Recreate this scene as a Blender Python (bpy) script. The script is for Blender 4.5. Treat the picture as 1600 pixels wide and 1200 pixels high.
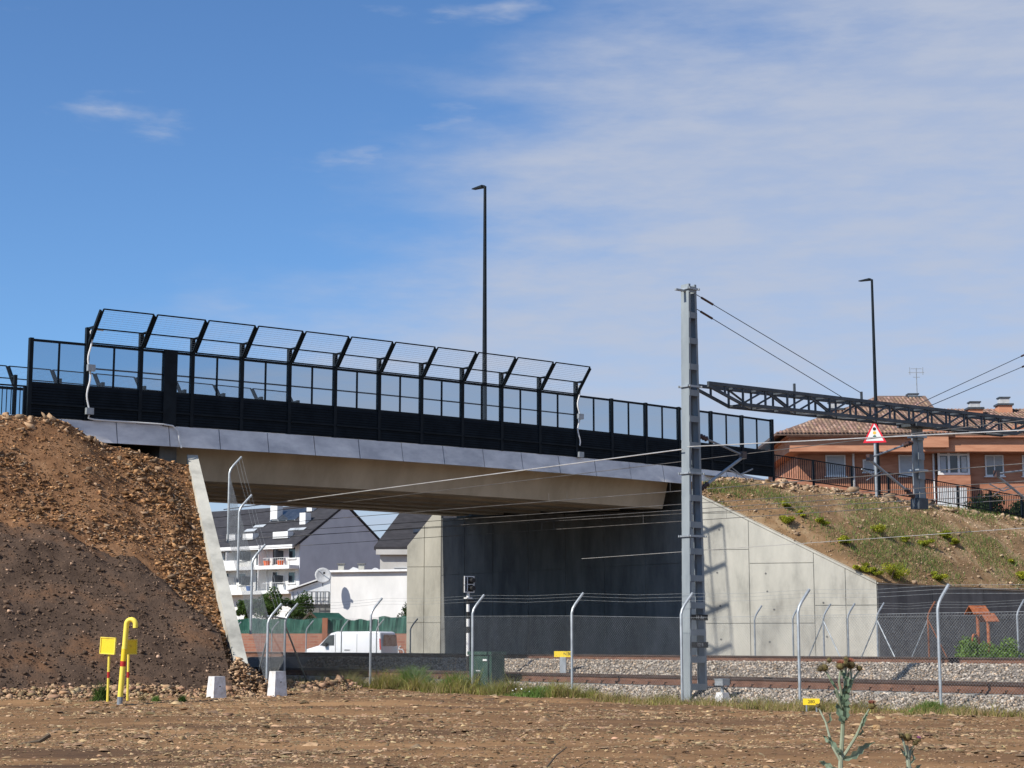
import bpy, bmesh, math, random
import numpy as np
from mathutils import Vector, Matrix
random.seed(7); rng = np.random.default_rng(7)
for o in list(bpy.data.objects): bpy.data.objects.remove(o, do_unlink=True)
scene = bpy.context.scene
C = scene.collection
# ------------------------------------------------------------------ camera
FPX, EYE = 2700.0, 1.45
PITCH = math.atan(405 / FPX)
cam = bpy.data.cameras.new('camera'); camo = bpy.data.objects.new('camera', cam); C.objects.link(camo)
cam.sensor_width = 36; cam.lens = FPX / 1600 * 36; cam.clip_start = .1; cam.clip_end = 20000
camo.location = (0, 0, EYE); camo.rotation_euler = (math.pi / 2 + PITCH, 0, 0)
scene.camera = camo
# ------------------------------------------------------------------ sun and sky
SUN_EL = math.radians(40)
sh = Vector((-.80, -.60, 0)).normalized()
TO_SUN = Vector((sh.x * math.cos(SUN_EL), sh.y * math.cos(SUN_EL), math.sin(SUN_EL)))
sun = bpy.data.lights.new('sun', 'SUN'); sun.energy = 4.4; sun.angle = math.radians(.53); sun.color = (1, .94, .85)
suno = bpy.data.objects.new('sun', sun); C.objects.link(suno)
suno.rotation_euler = TO_SUN.to_track_quat('Z', 'Y').to_euler(); suno.location = (-40, -30, 60)
world = bpy.data.worlds.new('World'); scene.world = world; world.use_nodes = True
nt = world.node_tree; N = nt.nodes; Lk = nt.links
for n in list(N): N.remove(n)
def wn(t, **k):
    n = N.new(t)
    for a, v in k.items(): setattr(n, a, v)
    return n
out = wn('ShaderNodeOutputWorld'); bg = wn('ShaderNodeBackground'); bg.inputs[1].default_value = .066
sky = wn('ShaderNodeTexSky', sky_type='NISHITA'); sky.sun_disc = False
sky.sun_elevation = SUN_EL; sky.sun_rotation = math.atan2(sh.x, sh.y)
sky.altitude = 800; sky.air_density = 1.0; sky.dust_density = .4; sky.ozone_density = 2.2
tc = wn('ShaderNodeTexCoord')
def wmath(op, a, b=None, clamp=False):
    n = wn('ShaderNodeMath', operation=op, use_clamp=clamp)
    for i, v in enumerate((a, b)):
        if v is None: continue
        if isinstance(v, (int, float)): n.inputs[i].default_value = v
        else: Lk.new(v, n.inputs[i])
    return n.outputs[0]
def wnoise(scale3, rotz, sc, detail, rough, off=(0, 0, 0)):
    m = wn('ShaderNodeMapping'); Lk.new(tc.outputs['Generated'], m.inputs[0])
    m.inputs['Location'].default_value = off; m.inputs['Rotation'].default_value = rotz; m.inputs['Scale'].default_value = scale3
    n = wn('ShaderNodeTexNoise'); Lk.new(m.outputs[0], n.inputs['Vector'])
    n.inputs['Scale'].default_value = sc; n.inputs['Detail'].default_value = detail; n.inputs['Roughness'].default_value = rough
    return n.outputs['Fac']
def wramp(v, a, b, smooth=True):
    n = wn('ShaderNodeMapRange', interpolation_type='SMOOTHSTEP' if smooth else 'LINEAR')
    Lk.new(v, n.inputs[0]); n.inputs[1].default_value = a; n.inputs[2].default_value = b
    return n.outputs[0]
dot = wn('ShaderNodeVectorMath', operation='DOT_PRODUCT'); Lk.new(tc.outputs['Generated'], dot.inputs[0])
dot.inputs[1].default_value = (.634, 0, -.772)
streak = wnoise((1, 1, 3.2), (0, math.radians(-24), 0), 5.5, 7, .55, (3.1, 0, 1.7))
fine = wnoise((1, 1, 4.5), (0, math.radians(-14), 0), 16, 6, .6, (1.3, .4, 2.2))
edge = wmath('ADD', dot.outputs['Value'], wmath('MULTIPLY', wmath('SUBTRACT', streak, .5), .30))
edge = wmath('ADD', edge, wmath('MULTIPLY', wmath('SUBTRACT', fine, .5), .06))
bank = wramp(edge, -.295, -.12)
tex = wmath('ADD', .74, wmath('MULTIPLY', wramp(fine, .3, .7), .26))
bank = wmath('MULTIPLY', bank, tex)
puffn = wnoise((1, 1, 3.2), (0, 0, 0), 9.0, 5, .5, (.265, 1.2, .367))
puff = wmath('MULTIPLY', wramp(puffn, .60, .74), wramp(fine, .35, .65))
mask = wmath('MULTIPLY', wmath('MAXIMUM', bank, wmath('MULTIPLY', puff, .75)), .88, clamp=True)
mix = wn('ShaderNodeMix', data_type='RGBA'); Lk.new(mask, mix.inputs[0])
blue = wn('ShaderNodeMix', data_type='RGBA', blend_type='MULTIPLY'); blue.inputs[0].default_value = 1; blue.inputs[7].default_value = (.96, 1.32, 1.68, 1)
Lk.new(sky.outputs[0], blue.inputs[6]); Lk.new(blue.outputs[2], mix.inputs[6]); mix.inputs[7].default_value = (5.75, 6.3, 7.6, 1)
Lk.new(mix.outputs[2], bg.inputs[0]); Lk.new(bg.outputs[0], out.inputs[0])
vs = scene.view_settings; vs.view_transform = 'Standard'; vs.look = 'None'; vs.exposure = .42; vs.gamma = 1; vs.use_curve_mapping = False
# ------------------------------------------------------------------ projection: a pixel gives a direction, a plane gives the distance
BE = math.radians(39.054)
B = Vector((math.cos(BE), math.sin(BE), 0)); D = Vector((B.y, -B.x, 0)); UP = Vector((0, 0, 1))   # B: along the bridge, D: along the tracks
def ray(x, y):
    xc, yc = (x - 800) / FPX, (600 - y) / FPX
    c, s = math.cos(PITCH), math.sin(PITCH)
    return Vector((xc, c - yc * s, s + yc * c))
CAM = Vector((0, 0, EYE))
def at_u(x, y, u): r = ray(x, y); return CAM + r * (u / r.dot(B))
def at_v(x, y, v): r = ray(x, y); return CAM + r * (v / r.dot(D))
def at_y(x, y, Y): r = ray(x, y); return CAM + r * (Y / r.y)
def at_z(x, y, z): r = ray(x, y); return CAM + r * ((z - EYE) / r.z)
def UV(u, v, z=0): return B * u + D * v + UP * z
# ------------------------------------------------------------------ materials
def mat(name, c1, c2=None, rough=.8, scale=6, detail=5, metal=0, bump=0, bscale=None, spec=.4, c3=None, stretch=None, sharp=(.35, .65), attr=None):
    m = bpy.data.materials.new(name); m.use_nodes = True
    n, l = m.node_tree.nodes, m.node_tree.links
    p = n['Principled BSDF']
    p.inputs['Roughness'].default_value = rough; p.inputs['Metallic'].default_value = metal
    p.inputs['Specular IOR Level'].default_value = spec
    p.inputs['Base Color'].default_value = (*c1, 1)
    t = n.new('ShaderNodeTexCoord'); vec = t.outputs['Object']
    if stretch:
        mp = n.new('ShaderNodeMapping'); l.new(vec, mp.inputs[0]); mp.inputs['Scale'].default_value = stretch; vec = mp.outputs[0]
    if c2:
        no = n.new('ShaderNodeTexNoise'); l.new(vec, no.inputs['Vector'])
        no.inputs['Scale'].default_value = scale; no.inputs['Detail'].default_value = detail; no.inputs['Roughness'].default_value = .62
        r = n.new('ShaderNodeValToRGB'); l.new(no.outputs['Fac'], r.inputs[0])
        r.color_ramp.elements[0].color = (*c1, 1); r.color_ramp.elements[0].position = sharp[0]
        r.color_ramp.elements[1].color = (*c2, 1); r.color_ramp.elements[1].position = sharp[1]
        if c3:
            e = r.color_ramp.elements.new((sharp[0] + sharp[1]) / 2); e.color = (*c3, 1)
        col = r.outputs[0]
        if attr:
            at = n.new('ShaderNodeAttribute'); at.attribute_name = attr
            mx = n.new('ShaderNodeMix'); mx.data_type = 'RGBA'; mx.blend_type = 'MULTIPLY'; mx.inputs[0].default_value = 1
            l.new(col, mx.inputs[6]); l.new(at.outputs['Color'], mx.inputs[7]); col = mx.outputs[2]
        l.new(col, p.inputs['Base Color'])
    if bump:
        nb = n.new('ShaderNodeTexNoise'); l.new(vec, nb.inputs['Vector']); nb.inputs['Scale'].default_value = bscale or scale * 3; nb.inputs['Detail'].default_value = 6
        bp = n.new('ShaderNodeBump'); bp.inputs['Strength'].default_value = bump; bp.inputs['Distance'].default_value = .03
        l.new(nb.outputs['Fac'], bp.inputs['Height']); l.new(bp.outputs[0], p.inputs['Normal'])
    return m
def glassmat(name, tint, gloss=.12, rough=.05):
    m = bpy.data.materials.new(name); m.use_nodes = True
    n, l = m.node_tree.nodes, m.node_tree.links; n.clear()
    o = n.new('ShaderNodeOutputMaterial'); a = n.new('ShaderNodeBsdfTransparent'); a.inputs[0].default_value = (*tint, 1)
    g = n.new('ShaderNodeBsdfGlossy'); g.inputs['Roughness'].default_value = rough
    t = n.new('ShaderNodeTexCoord'); no = n.new('ShaderNodeTexNoise'); no.inputs['Scale'].default_value = .5; l.new(t.outputs['Object'], no.inputs['Vector'])
    r = n.new('ShaderNodeMapRange'); l.new(no.outputs['Fac'], r.inputs[0]); r.inputs[3].default_value = gloss * .6; r.inputs[4].default_value = gloss * 1.4
    x = n.new('ShaderNodeMixShader'); l.new(r.outputs[0], x.inputs[0]); l.new(a.outputs[0], x.inputs[1]); l.new(g.outputs[0], x.inputs[2]); l.new(x.outputs[0], o.inputs[0])
    return m
M = {}
M['dirt'] = mat('dirt', (.085, .052, .033), (.34, .20, .098), .95, .55, 9, bump=.6, bscale=9, spec=.1, c3=(.195, .112, .056), stretch=(.22, 1.5, 1), sharp=(.3, .7))
M['chip'] = mat('chip_stone', (.165, .105, .058), (.36, .25, .145), .9, 3, 4, spec=.15, attr='tint')
M['rubble_soil'] = mat('rubble_soil', (.13, .066, .034), (.30, .168, .088), .95, 1.6, 9, bump=.9, bscale=8, spec=.1, c3=(.22, .115, .057))
M['rubble'] = mat('rubble_stone', (.24, .14, .075), (.44, .31, .19), .9, 2.5, 4, spec=.15, attr='tint')
M['dark_soil'] = mat('dark_soil', (.062, .041, .029), (.17, .092, .050), .95, .6, 10, c3=(.105, .070, .049), bump=.9, bscale=10, spec=.1)
M['dark_clod'] = mat('dark_clod', (.075, .050, .035), (.165, .112, .077), .95, 3, 3, spec=.1, attr='tint')
M['ballast_bed'] = mat('ballast_bed', (.12, .10, .085), (.24, .21, .18), .95, 14, 4, bump=.8, spec=.1)
M['ballast'] = mat('ballast_stone', (.27, .235, .20), (.46, .42, .37), .9, 4, 3, spec=.2, attr='tint')
M['slope_soil'] = mat('slope_soil', (.17, .115, .062), (.34, .24, .14), .95, .9, 8, bump=.8, bscale=7, spec=.1, c3=(.23, .14, .072))
M['concrete'] = mat('concrete_light', (.27, .265, .235), (.56, .545, .475), .9, 1.1, 10, bump=.15, bscale=20, spec=.2, stretch=(1, 1, .35), sharp=(.28, .70), c3=(.46, .45, .395))
M['concrete_dark'] = mat('concrete_shaded_stained', (.085, .087, .088), (.25, .25, .235), .9, 1.1, 10, bump=.2, bscale=20, spec=.2, stretch=(1, 1, .32), sharp=(.25, .75))  # abutment and return wall shade darkened into the colour, plus water streaks
M['girder'] = mat('girder_concrete', (.40, .34, .25), (.54, .47, .36), .85, .8, 8, spec=.2, stretch=(1, 1, .4))
M['fascia'] = mat('fascia_concrete', (.50, .51, .53), (.82, .82, .81), .6, 1.1, 9, spec=.4, stretch=(.7, .7, 1.5), sharp=(.36, .66))
M['fence_steel'] = mat('fence_steel', (.005, .009, .013), (.010, .016, .022), .6, 3, 3, spec=.15)
M['solid_panel'] = mat('solid_panel', (.006, .010, .015), (.011, .017, .024), .7, 2, 3, spec=.1)
M['pane'] = glassmat('fence_pane', (.76, .80, .83), .05)
M['galv'] = mat('galvanised_steel', (.28, .31, .33), (.40, .43, .45), .45, 5, 4, metal=.35)
M['galv_dull'] = mat('galvanised_dull', (.20, .225, .25), (.30, .33, .36), .5, 4, 4, metal=.3)
M['mast'] = mat('mast_steel', (.20, .23, .25), (.27, .305, .32), .6, 2, 6, metal=0, spec=.2, stretch=(1, 1, .3))
M['truss'] = mat('truss_steel', (.045, .055, .065), (.09, .105, .12), .55, 3, 4, metal=.3)
M['wire'] = mat('wire_copper', (.10, .095, .09), (.22, .20, .18), .5, 3, 3, metal=.5)
M['wire_light'] = mat('wire_aluminium', (.45, .43, .40), (.6, .58, .55), .4, 3, 3, metal=.4)
M['mesh_wire'] = mat('mesh_wire', (.20, .215, .22), (.34, .36, .36), .5, 8, 2, metal=.4)
M['canopy_wire'] = mat('canopy_wire', (.22, .24, .26), (.34, .36, .38), .5, 8, 2, metal=.4)
M['rail'] = mat('rail_steel', (.10, .045, .028), (.20, .10, .062), .75, 2, 6, metal=.15, stretch=(1, 1, 3))
M['rail_dark'] = mat('rail_head_side', (.035, .020, .015), (.07, .04, .028), .7, 2, 5, metal=.1)
M['rust_dark'] = mat('rust_dark', (.12, .045, .025), (.22, .09, .05), .8, 7, 6)
M['railhead'] = mat('rail_head', (.16, .14, .13), (.34, .32, .31), .35, 2, 4, metal=.7)
M['sleeper'] = mat('sleeper_concrete', (.25, .24, .22), (.36, .35, .32), .9, 4, 4)
M['white_paint'] = mat('white_paint', (.66, .67, .67), (.76, .76, .74), .6, 3, 5)
M['block_white'] = mat('block_white', (.52, .50, .47), (.78, .78, .78), .85, 6, 9, bump=.1)
M['yellow'] = mat('yellow_paint', (.50, .34, .03), (.80, .58, .02), .6, 9, 8, sharp=(.26, .42))
M['yellow_pale'] = mat('yellow_pale', (.55, .42, .08), (.82, .66, .09), .6, 9, 8, sharp=(.26, .42))
M['red'] = mat('red_paint', (.35, .02, .015), (.5, .03, .02), .5, 5, 3)
M['sign_red'] = mat('sign_red', (.62, .015, .03), (.72, .02, .045), .45, 5, 3)
M['rust'] = mat('rust_orange', (.22, .062, .025), (.44, .145, .055), .75, 7, 6)
M['black'] = mat('black_matte', (.012, .012, .013), (.02, .02, .021), .6, 5, 3)
M['green_box'] = mat('green_cabinet', (.022, .055, .043), (.036, .078, .06), .5, 3, 6, stretch=(1, 1, .4))
M['amber'] = mat('amber_dot', (.75, .42, .05), (.8, .48, .08), .5, 5, 2)
M['teal_dot'] = mat('teal_dot', (.01, .10, .07), (.02, .13, .09), .5, 5, 2)
M['white_wall'] = mat('white_render', (.60, .60, .58), (.72, .715, .69), .9, .7, 7, stretch=(1, 1, .5))
M['cream_wall'] = mat('grey_render', (.46, .45, .42), (.55, .54, .51), .9, .7, 6)
M['gable_shade'] = mat('gable_shaded_render', (.50, .52, .56), (.58, .60, .64), .9, .6, 5)  # blue-grey shade of the gable side put into its white render
M['slate'] = mat('slate_roof', (.022, .021, .024), (.042, .040, .044), .75, 1.2, 6, stretch=(1, 1, 4))
M['brick_wall'] = mat('brick_wall', (.30, .115, .06), (.44, .19, .105), .9, 1.1, 6)
M['net'] = mat('green_net', (.015, .085, .06), (.04, .14, .10), .8, 2, 5)
M['window'] = mat('window_glass', (.02, .024, .03), (.05, .058, .07), .1, 1, 3, spec=.8)
M['grey_shutter'] = mat('grey_shutter', (.36, .39, .42), (.44, .47, .49), .6, 2, 3, stretch=(1, 1, 6))
M['tile'] = mat('clay_tile', (.17, .108, .08), (.30, .205, .158), .9, 3.5, 5, attr='tint', c3=(.235, .152, .115))
M['shed'] = mat('shed_metal', (.60, .62, .63), (.72, .73, .73), .5, 2, 4)
M['van_white'] = mat('van_white', (.76, .77, .78), (.82, .82, .83), .25, 1, 2, spec=.6)
M['tyre'] = mat('tyre_rubber', (.012, .012, .012), (.02, .02, .02), .9, 4, 2)
M['rimgrey'] = mat('rim_grey', (.3, .3, .31), (.4, .4, .41), .4, 4, 2, metal=.6)
M['orange'] = mat('orange_plastic', (.6, .1, .02), (.7, .14, .03), .6, 4, 2)
M['bluep'] = mat('blue_plastic', (.03, .10, .30), (.05, .14, .38), .6, 4, 2)
M['asphalt'] = mat('asphalt', (.045, .045, .047), (.065, .065, .066), .95, 5, 6, bump=.2)
M['insulator'] = mat('insulator_brown', (.05, .03, .025), (.09, .05, .04), .3, 5, 2)
M['dish'] = mat('dish_grey', (.42, .43, .43), (.52, .53, .53), .5, 5, 2)
M['bark'] = mat('bark', (.06, .045, .03), (.12, .09, .06), .9, 6, 4)
def leafmat(name, a, b, tr=.25):
    m = mat(name, a, b, .65, 2.2, 4, spec=.25, attr='tint')
    n, l = m.node_tree.nodes, m.node_tree.links
    p = n['Principled BSDF']; o = n['Material Output']
    t = n.new('ShaderNodeBsdfTranslucent'); t.inputs[0].default_value = (*[min(1, v * 1.3) for v in b], 1)
    x = n.new('ShaderNodeMixShader'); x.inputs[0].default_value = tr
    l.new(p.outputs[0], x.inputs[1]); l.new(t.outputs[0], x.inputs[2]); l.new(x.outputs[0], o.inputs[0])
    return m
M['grass'] = leafmat('grass_blade', (.10, .12, .022), (.27, .25, .065))
M['grass_green'] = leafmat('grass_green', (.07, .13, .025), (.16, .25, .055))
M['straw'] = leafmat('straw', (.26, .19, .09), (.40, .31, .16))
M['shrub_yellow'] = leafmat('shrub_yellow', (.12, .17, .015), (.36, .36, .03))
M['leaf'] = leafmat('leaf_green', (.028, .060, .012), (.075, .125, .025))
M['leaf_dark'] = leafmat('leaf_dark', (.015, .03, .012), (.04, .065, .02))
M['thistle'] = leafmat('thistle_green', (.36, .42, .28), (.56, .60, .46), .15)
M['thistle_leaf'] = leafmat('thistle_leaf', (.14, .21, .13), (.34, .42, .30), .2)
M['thistle_head'] = mat('thistle_head', (.05, .035, .015), (.16, .13, .045), .9, 30, 4)
M['purple'] = mat('purple_petal', (.22, .05, .20), (.36, .10, .32), .8, 20, 2)
M['reddish'] = mat('reddish_petal', (.20, .06, .035), (.30, .10, .06), .8, 20, 2)
# ------------------------------------------------------------------ mesh helpers
class MB:
    def __init__(s): s.v = []; s.f = []
    def add(s, vs, fs):
        o = len(s.v); s.v += [tuple(v) for v in vs]; s.f += [tuple(i + o for i in f) for f in fs]; return s
    def hexa(s, p):   # p: 4 bottom (ccw seen from above) + 4 top
        return s.add(p, [(3, 2, 1, 0), (4, 5, 6, 7), (0, 1, 5, 4), (1, 2, 6, 5), (2, 3, 7, 6), (3, 0, 4, 7)])
    def box(s, c, sx, sy, sz, ax=Vector((1, 0, 0)), ay=None, az=UP):   # full sizes along ax, ay, az about centre c
        c = Vector(c); ay = ay or az.cross(ax)
        h = [ax * sx / 2, ay * sy / 2, az * sz / 2]
        return s.hexa([c + h[0] * i + h[1] * j + h[2] * k for k in (-1, 1) for i, j in ((-1, -1), (1, -1), (1, 1), (-1, 1))])
    def beam(s, a, b, w, h, up=UP):
        a, b = Vector(a), Vector(b); ax = (b - a).normalized()
        if abs(ax.dot(up)) > .99: up = B
        ay = up.cross(ax).normalized(); az = ax.cross(ay)
        return s.box((a + b) / 2, (b - a).length, w, h, ax, ay, az)
    def tube(s, pts, r, n=8, cap=True):
        pts = [Vector(p) for p in pts]; k = len(pts)
        rs = r if isinstance(r, (list, tuple)) else [r] * k
        base = len(s.v); prev = None
        for i, p in enumerate(pts):
            t = (pts[min(i + 1, k - 1)] - pts[max(i - 1, 0)]).normalized()
            x = (prev - t * prev.dot(t)) if prev else t.orthogonal()
            if x.length < 1e-6: x = t.orthogonal()
            x.normalize(); prev = x; y = t.cross(x)
            for j in range(n):
                a = 2 * math.pi * j / n; s.v.append(tuple(p + (x * math.cos(a) + y * math.sin(a)) * rs[i]))
        for i in range(k - 1):
            for j in range(n):
                q = base + i * n; s.f.append((q + j, q + (j + 1) % n, q + n + (j + 1) % n, q + n + j))
        if cap:
            s.f.append(tuple(base + j for j in reversed(range(n)))); s.f.append(tuple(base + (k - 1) * n + j for j in range(n)))
        return s
    def prism(s, poly, ext):
        n = len(poly); e = Vector(ext)
        return s.add([Vector(p) for p in poly] + [Vector(p) + e for p in poly],
                     [tuple(reversed(range(n))), tuple(range(n, 2 * n))] + [(i, (i + 1) % n, n + (i + 1) % n, n + i) for i in range(n)])
    def ball(s, c, r, sz=1, n=8, m=6):
        c = Vector(c); base = len(s.v)
        for i in range(1, m):
            th = math.pi * i / m
            for j in range(n):
                a = 2 * math.pi * j / n
                s.v.append((c.x + r * math.sin(th) * math.cos(a), c.y + r * math.sin(th) * math.sin(a), c.z + r * sz * math.cos(th)))
        s.v.append((c.x, c.y, c.z + r * sz)); s.v.append((c.x, c.y, c.z - r * sz)); T = len(s.v) - 2
        for i in range(m - 2):
            for j in range(n): s.f.append((base + i * n + j, base + (i + 1) * n + j, base + (i + 1) * n + (j + 1) % n, base + i * n + (j + 1) % n))
        for j in range(n):
            s.f.append((T, base + j, base + (j + 1) % n)); q = base + (m - 2) * n; s.f.append((T + 1, q + (j + 1) % n, q + j))
        return s
    def mesh(s, name):
        me = bpy.data.meshes.new(name); me.from_pydata(s.v, [], s.f); me.update()
        bm = bmesh.new(); bm.from_mesh(me); bmesh.ops.recalc_face_normals(bm, faces=bm.faces); bm.to_mesh(me); bm.free()
        return me
    def build(s, name, m, parent=None, smooth=False, kind=None, label=None):
        return link(name, s.mesh(name), m, parent, smooth, kind, label)
def link(name, me, m, parent=None, smooth=False, kind=None, label=None, loc=None, rot=None):
    if m is not None and not me.materials: me.materials.append(M[m] if isinstance(m, str) else m)
    if smooth:
        me.polygons.foreach_set('use_smooth', [True] * len(me.polygons)); me.set_sharp_from_angle(angle=math.radians(40))
    o = bpy.data.objects.new(name, me); C.objects.link(o)
    if parent is not None:
        o.parent = parent; o.matrix_parent_inverse = WORLD[parent.name].inverted()
        WORLD[o.name] = Matrix.Identity(4)
    else: WORLD[o.name] = Matrix.Identity(4)
    if loc is not None: o.location = loc
    if rot is not None: o.rotation_euler = rot
    if loc is not None or rot is not None: WORLD[o.name] = Matrix.LocRotScale(o.location, o.rotation_euler, None)
    if kind: o['kind'] = kind
    if label: o['label'] = label
    return o
WORLD = {}
def tag(o, label, cat, group=None):
    o['label'] = label; o['category'] = cat
    if group: o['group'] = group
    return o
def thing(name, loc, label, cat, group=None):
    o = bpy.data.objects.new(name, None); C.objects.link(o); o.location = loc; o.empty_display_size = .2
    WORLD[o.name] = Matrix.Translation(Vector(loc)); return tag(o, label, cat, group)
def bulk(name, V, F, m, parent=None, kind='stuff', tint=None, smooth=False):
    """numpy arrays to one mesh; F is (n,3) or (n,4)"""
    me = bpy.data.meshes.new(name); nf, k = F.shape
    me.vertices.add(len(V)); me.vertices.foreach_set('co', np.ascontiguousarray(V, dtype=np.float32).ravel())
    me.loops.add(nf * k); me.loops.foreach_set('vertex_index', np.ascontiguousarray(F, dtype=np.int32).ravel())
    me.polygons.add(nf); me.polygons.foreach_set('loop_start', np.arange(0, nf * k, k, dtype=np.int32))
    if tint is not None:
        a = me.attributes.new('tint', 'FLOAT_COLOR', 'POINT'); cc = np.ones((len(V), 4), dtype=np.float32); cc[:, :3] = tint
        a.data.foreach_set('color', cc.ravel())
    me.update(calc_edges=True); me.validate()
    return link(name, me, m, parent, smooth, kind)
def value_noise(x, y, seed=0):
    r = np.random.default_rng(seed); T = r.random((256, 256))
    xi = np.floor(x).astype(int); yi = np.floor(y).astype(int); fx = x - xi; fy = y - yi
    fx = fx * fx * (3 - 2 * fx); fy = fy * fy * (3 - 2 * fy)
    g = lambda i, j: T[i % 256, j % 256]
    return (g(xi, yi) * (1 - fx) + g(xi + 1, yi) * fx) * (1 - fy) + (g(xi, yi + 1) * (1 - fx) + g(xi + 1, yi + 1) * fx) * fy
def fbm(x, y, oct=4, seed=0, gain=.5):
    s = 0; a = 1; t = 0
    for i in range(oct): s = s + a * value_noise(x * 2 ** i + 17.3 * i, y * 2 ** i + 5.1 * i, seed + i); t += a; a *= gain
    return s / t - .5
def sstep(a, b, x): t = np.clip((x - a) / (b - a), 0, 1); return t * t * (3 - 2 * t)
CUB_V = np.array([(x, y, z) for z in (-1, 1) for x, y in ((-1, -1), (1, -1), (1, 1), (-1, 1))], dtype=float) * .62
CUB_F = np.array([(3, 2, 1), (3, 1, 0), (4, 5, 6), (4, 6, 7), (0, 1, 5), (0, 5, 4), (1, 2, 6), (1, 6, 5), (2, 3, 7), (2, 7, 6), (3, 0, 4), (3, 4, 7)])
WED_V = np.array([(-1, -1, -.5), (1, -1, -.5), (1, 1, -.5), (-1, 1, -.5), (-.5, 0, .8), (.5, 0, .8)]) * .7
WED_F = np.array([(0, 1, 5), (0, 5, 4), (1, 2, 5), (2, 3, 4), (2, 4, 5), (3, 0, 4)])
def rocks(name, P, size, m, parent=None, flat=(.75, .45), tilt=.4, tints=None, kind='stuff', base=None):
    bv_, bf_ = base or (CUB_V, CUB_F); nv_ = len(bv_)
    n = len(P); V = bv_[None] * rng.uniform(.45, 1.3, (n, nv_, 3)) + rng.normal(0, .13, (n, nv_, 3))
    sc = np.stack([np.ones(n), rng.uniform(flat[0] * .8, 1, n), rng.uniform(flat[1] * .7, flat[1] * 1.3, n)], -1) * (size / 2)[:, None]
    V = V * sc[:, None, :]
    a = rng.uniform(0, 6.283, n); tx = rng.normal(0, tilt, n); ca, sa = np.cos(a), np.sin(a); ct, st = np.cos(tx), np.sin(tx)
    x, y, z = V[..., 0].copy(), V[..., 1].copy(), V[..., 2].copy()
    y, z = y * ct[:, None] - z * st[:, None], y * st[:, None] + z * ct[:, None]
    x, y = x * ca[:, None] - y * sa[:, None], x * sa[:, None] + y * ca[:, None]
    V = np.stack([x, y, z], -1) + P[:, None, :]
    F = (bf_[None] + (np.arange(n) * nv_)[:, None, None]).reshape(-1, 3)
    if tints is None:
        g = rng.uniform(.6, 1.35, (n, 1)); tints = g * np.array([1, 1, 1]) * rng.uniform(.92, 1.08, (n, 3))
    return bulk(name, V.reshape(-1, 3), F, m, parent, kind, np.repeat(tints, nv_, 0))
def blades(P, h, w, lean, tint=None, segs=2):
    """curved grass blades rooted at P -> V,F,tint (quads)"""
    n = len(P); a = rng.uniform(0, 6.283, n); ld = rng.uniform(0, 6.283, n); L = rng.uniform(.3, 1, n) * lean * h
    side = np.stack([np.cos(a), np.sin(a), np.zeros(n)], -1) * (w / 2)[:, None]
    V = []
    for i in range(segs + 1):
        t = i / segs
        c = P + np.stack([np.cos(ld) * L * t * t, np.sin(ld) * L * t * t, h * t * (1 - .18 * t)], -1)
        k = 1 - .88 * t
        V += [c - side * k, c + side * k]
    V = np.stack(V, 1); q = 2 * (segs + 1)
    F = np.array([(2 * i, 2 * i + 1, 2 * i + 3, 2 * i + 2) for i in range(segs)])
    F = (F[None] + (np.arange(n) * q)[:, None, None]).reshape(-1, 4)
    t = rng.uniform(.65, 1.35, (n, 1)) * rng.uniform(.9, 1.1, (n, 3))
    if tint is not None: t = t * tint
    return V.reshape(-1, 3), F, np.repeat(t, q, 0)
def leaves(P, size, up=.3):
    n = len(P); a = rng.normal(0, 1, (n, 3)); a[:, 2] += up; a /= np.linalg.norm(a, axis=1)[:, None]
    b = np.cross(a, rng.normal(0, 1, (n, 3))); b /= np.linalg.norm(b, axis=1)[:, None]; c = np.cross(a, b)
    s = size[:, None]
    V = np.stack([P - b * s * .5, P + c * s * .28 + a * s * .06, P + b * s * .5, P - c * s * .28 + a * s * .06], 1)
    F = np.arange(4 * n).reshape(n, 4); t = rng.uniform(.6, 1.4, (n, 1)) * rng.uniform(.92, 1.08, (n, 3))
    return V.reshape(-1, 3), F, np.repeat(t, 4, 0)
def cat(*parts):
    V, F, T, o = [], [], [], 0
    for v, f, t in parts: V.append(v); F.append(f + o); T.append(t); o += len(v)
    return np.concatenate(V), np.concatenate(F), np.concatenate(T)
def clip(poly, p, n):   # keep the side where (q-p).n <= 0, 2D
    o = []
    for i in range(len(poly)):
        a, b = poly[i], poly[(i + 1) % len(poly)]
        da = (a[0] - p[0]) * n[0] + (a[1] - p[1]) * n[1]; db = (b[0] - p[0]) * n[0] + (b[1] - p[1]) * n[1]
        if da <= 0: o.append(a)
        if da * db < 0: t = da / (da - db); o.append((a[0] + (b[0] - a[0]) * t, a[1] + (b[1] - a[1]) * t))
    return o
# ------------------------------------------------------------------ terrain
P0 = Vector((-14.494, 51.322, 0)); U0 = P0.dot(B); V0 = P0.dot(D); BAY = 1.8153
HF, HG = 2.4, 1.02
def Zt(t): return 8.139 + .02425 * t - .0005776 * t * t - .025 * max(0, t - 34)
def F(t, dv=0, dz=0): return P0 + B * t + D * dv + UP * (Zt(t) - .035 * min(dv, 0) * (1 if dv < 0 else 0) + dz)
Bn, Dn = np.array(B), np.array(D)
def gz(x, y):
    u = x * B.x + y * B.y
    z = .16 * sstep(24, 42, y) * sstep(5, -4, x)
    near = sstep(12, 16, y) * (1 - sstep(50, 60, y)) * (1 - sstep(24, 30, np.abs(x)))
    z = z + near * (.22 * fbm(x * .18, y * .35, 3, 3) + .09 * fbm(x * .9, y * 1.3, 4, 11) + .13 * fbm(x * .07, y * .8, 3, 15) + .05 * fbm(x * 4, y * 4, 3, 21))
    return z * (1 - sstep(28.2, 29.6, u)) + .03 * sstep(28.2, 29.6, u)
def spaced(fine0, fine1, step, outs_neg, outs_pos):
    return np.concatenate([np.array(outs_neg), np.arange(fine0, fine1, step), np.array(outs_pos)])
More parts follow.
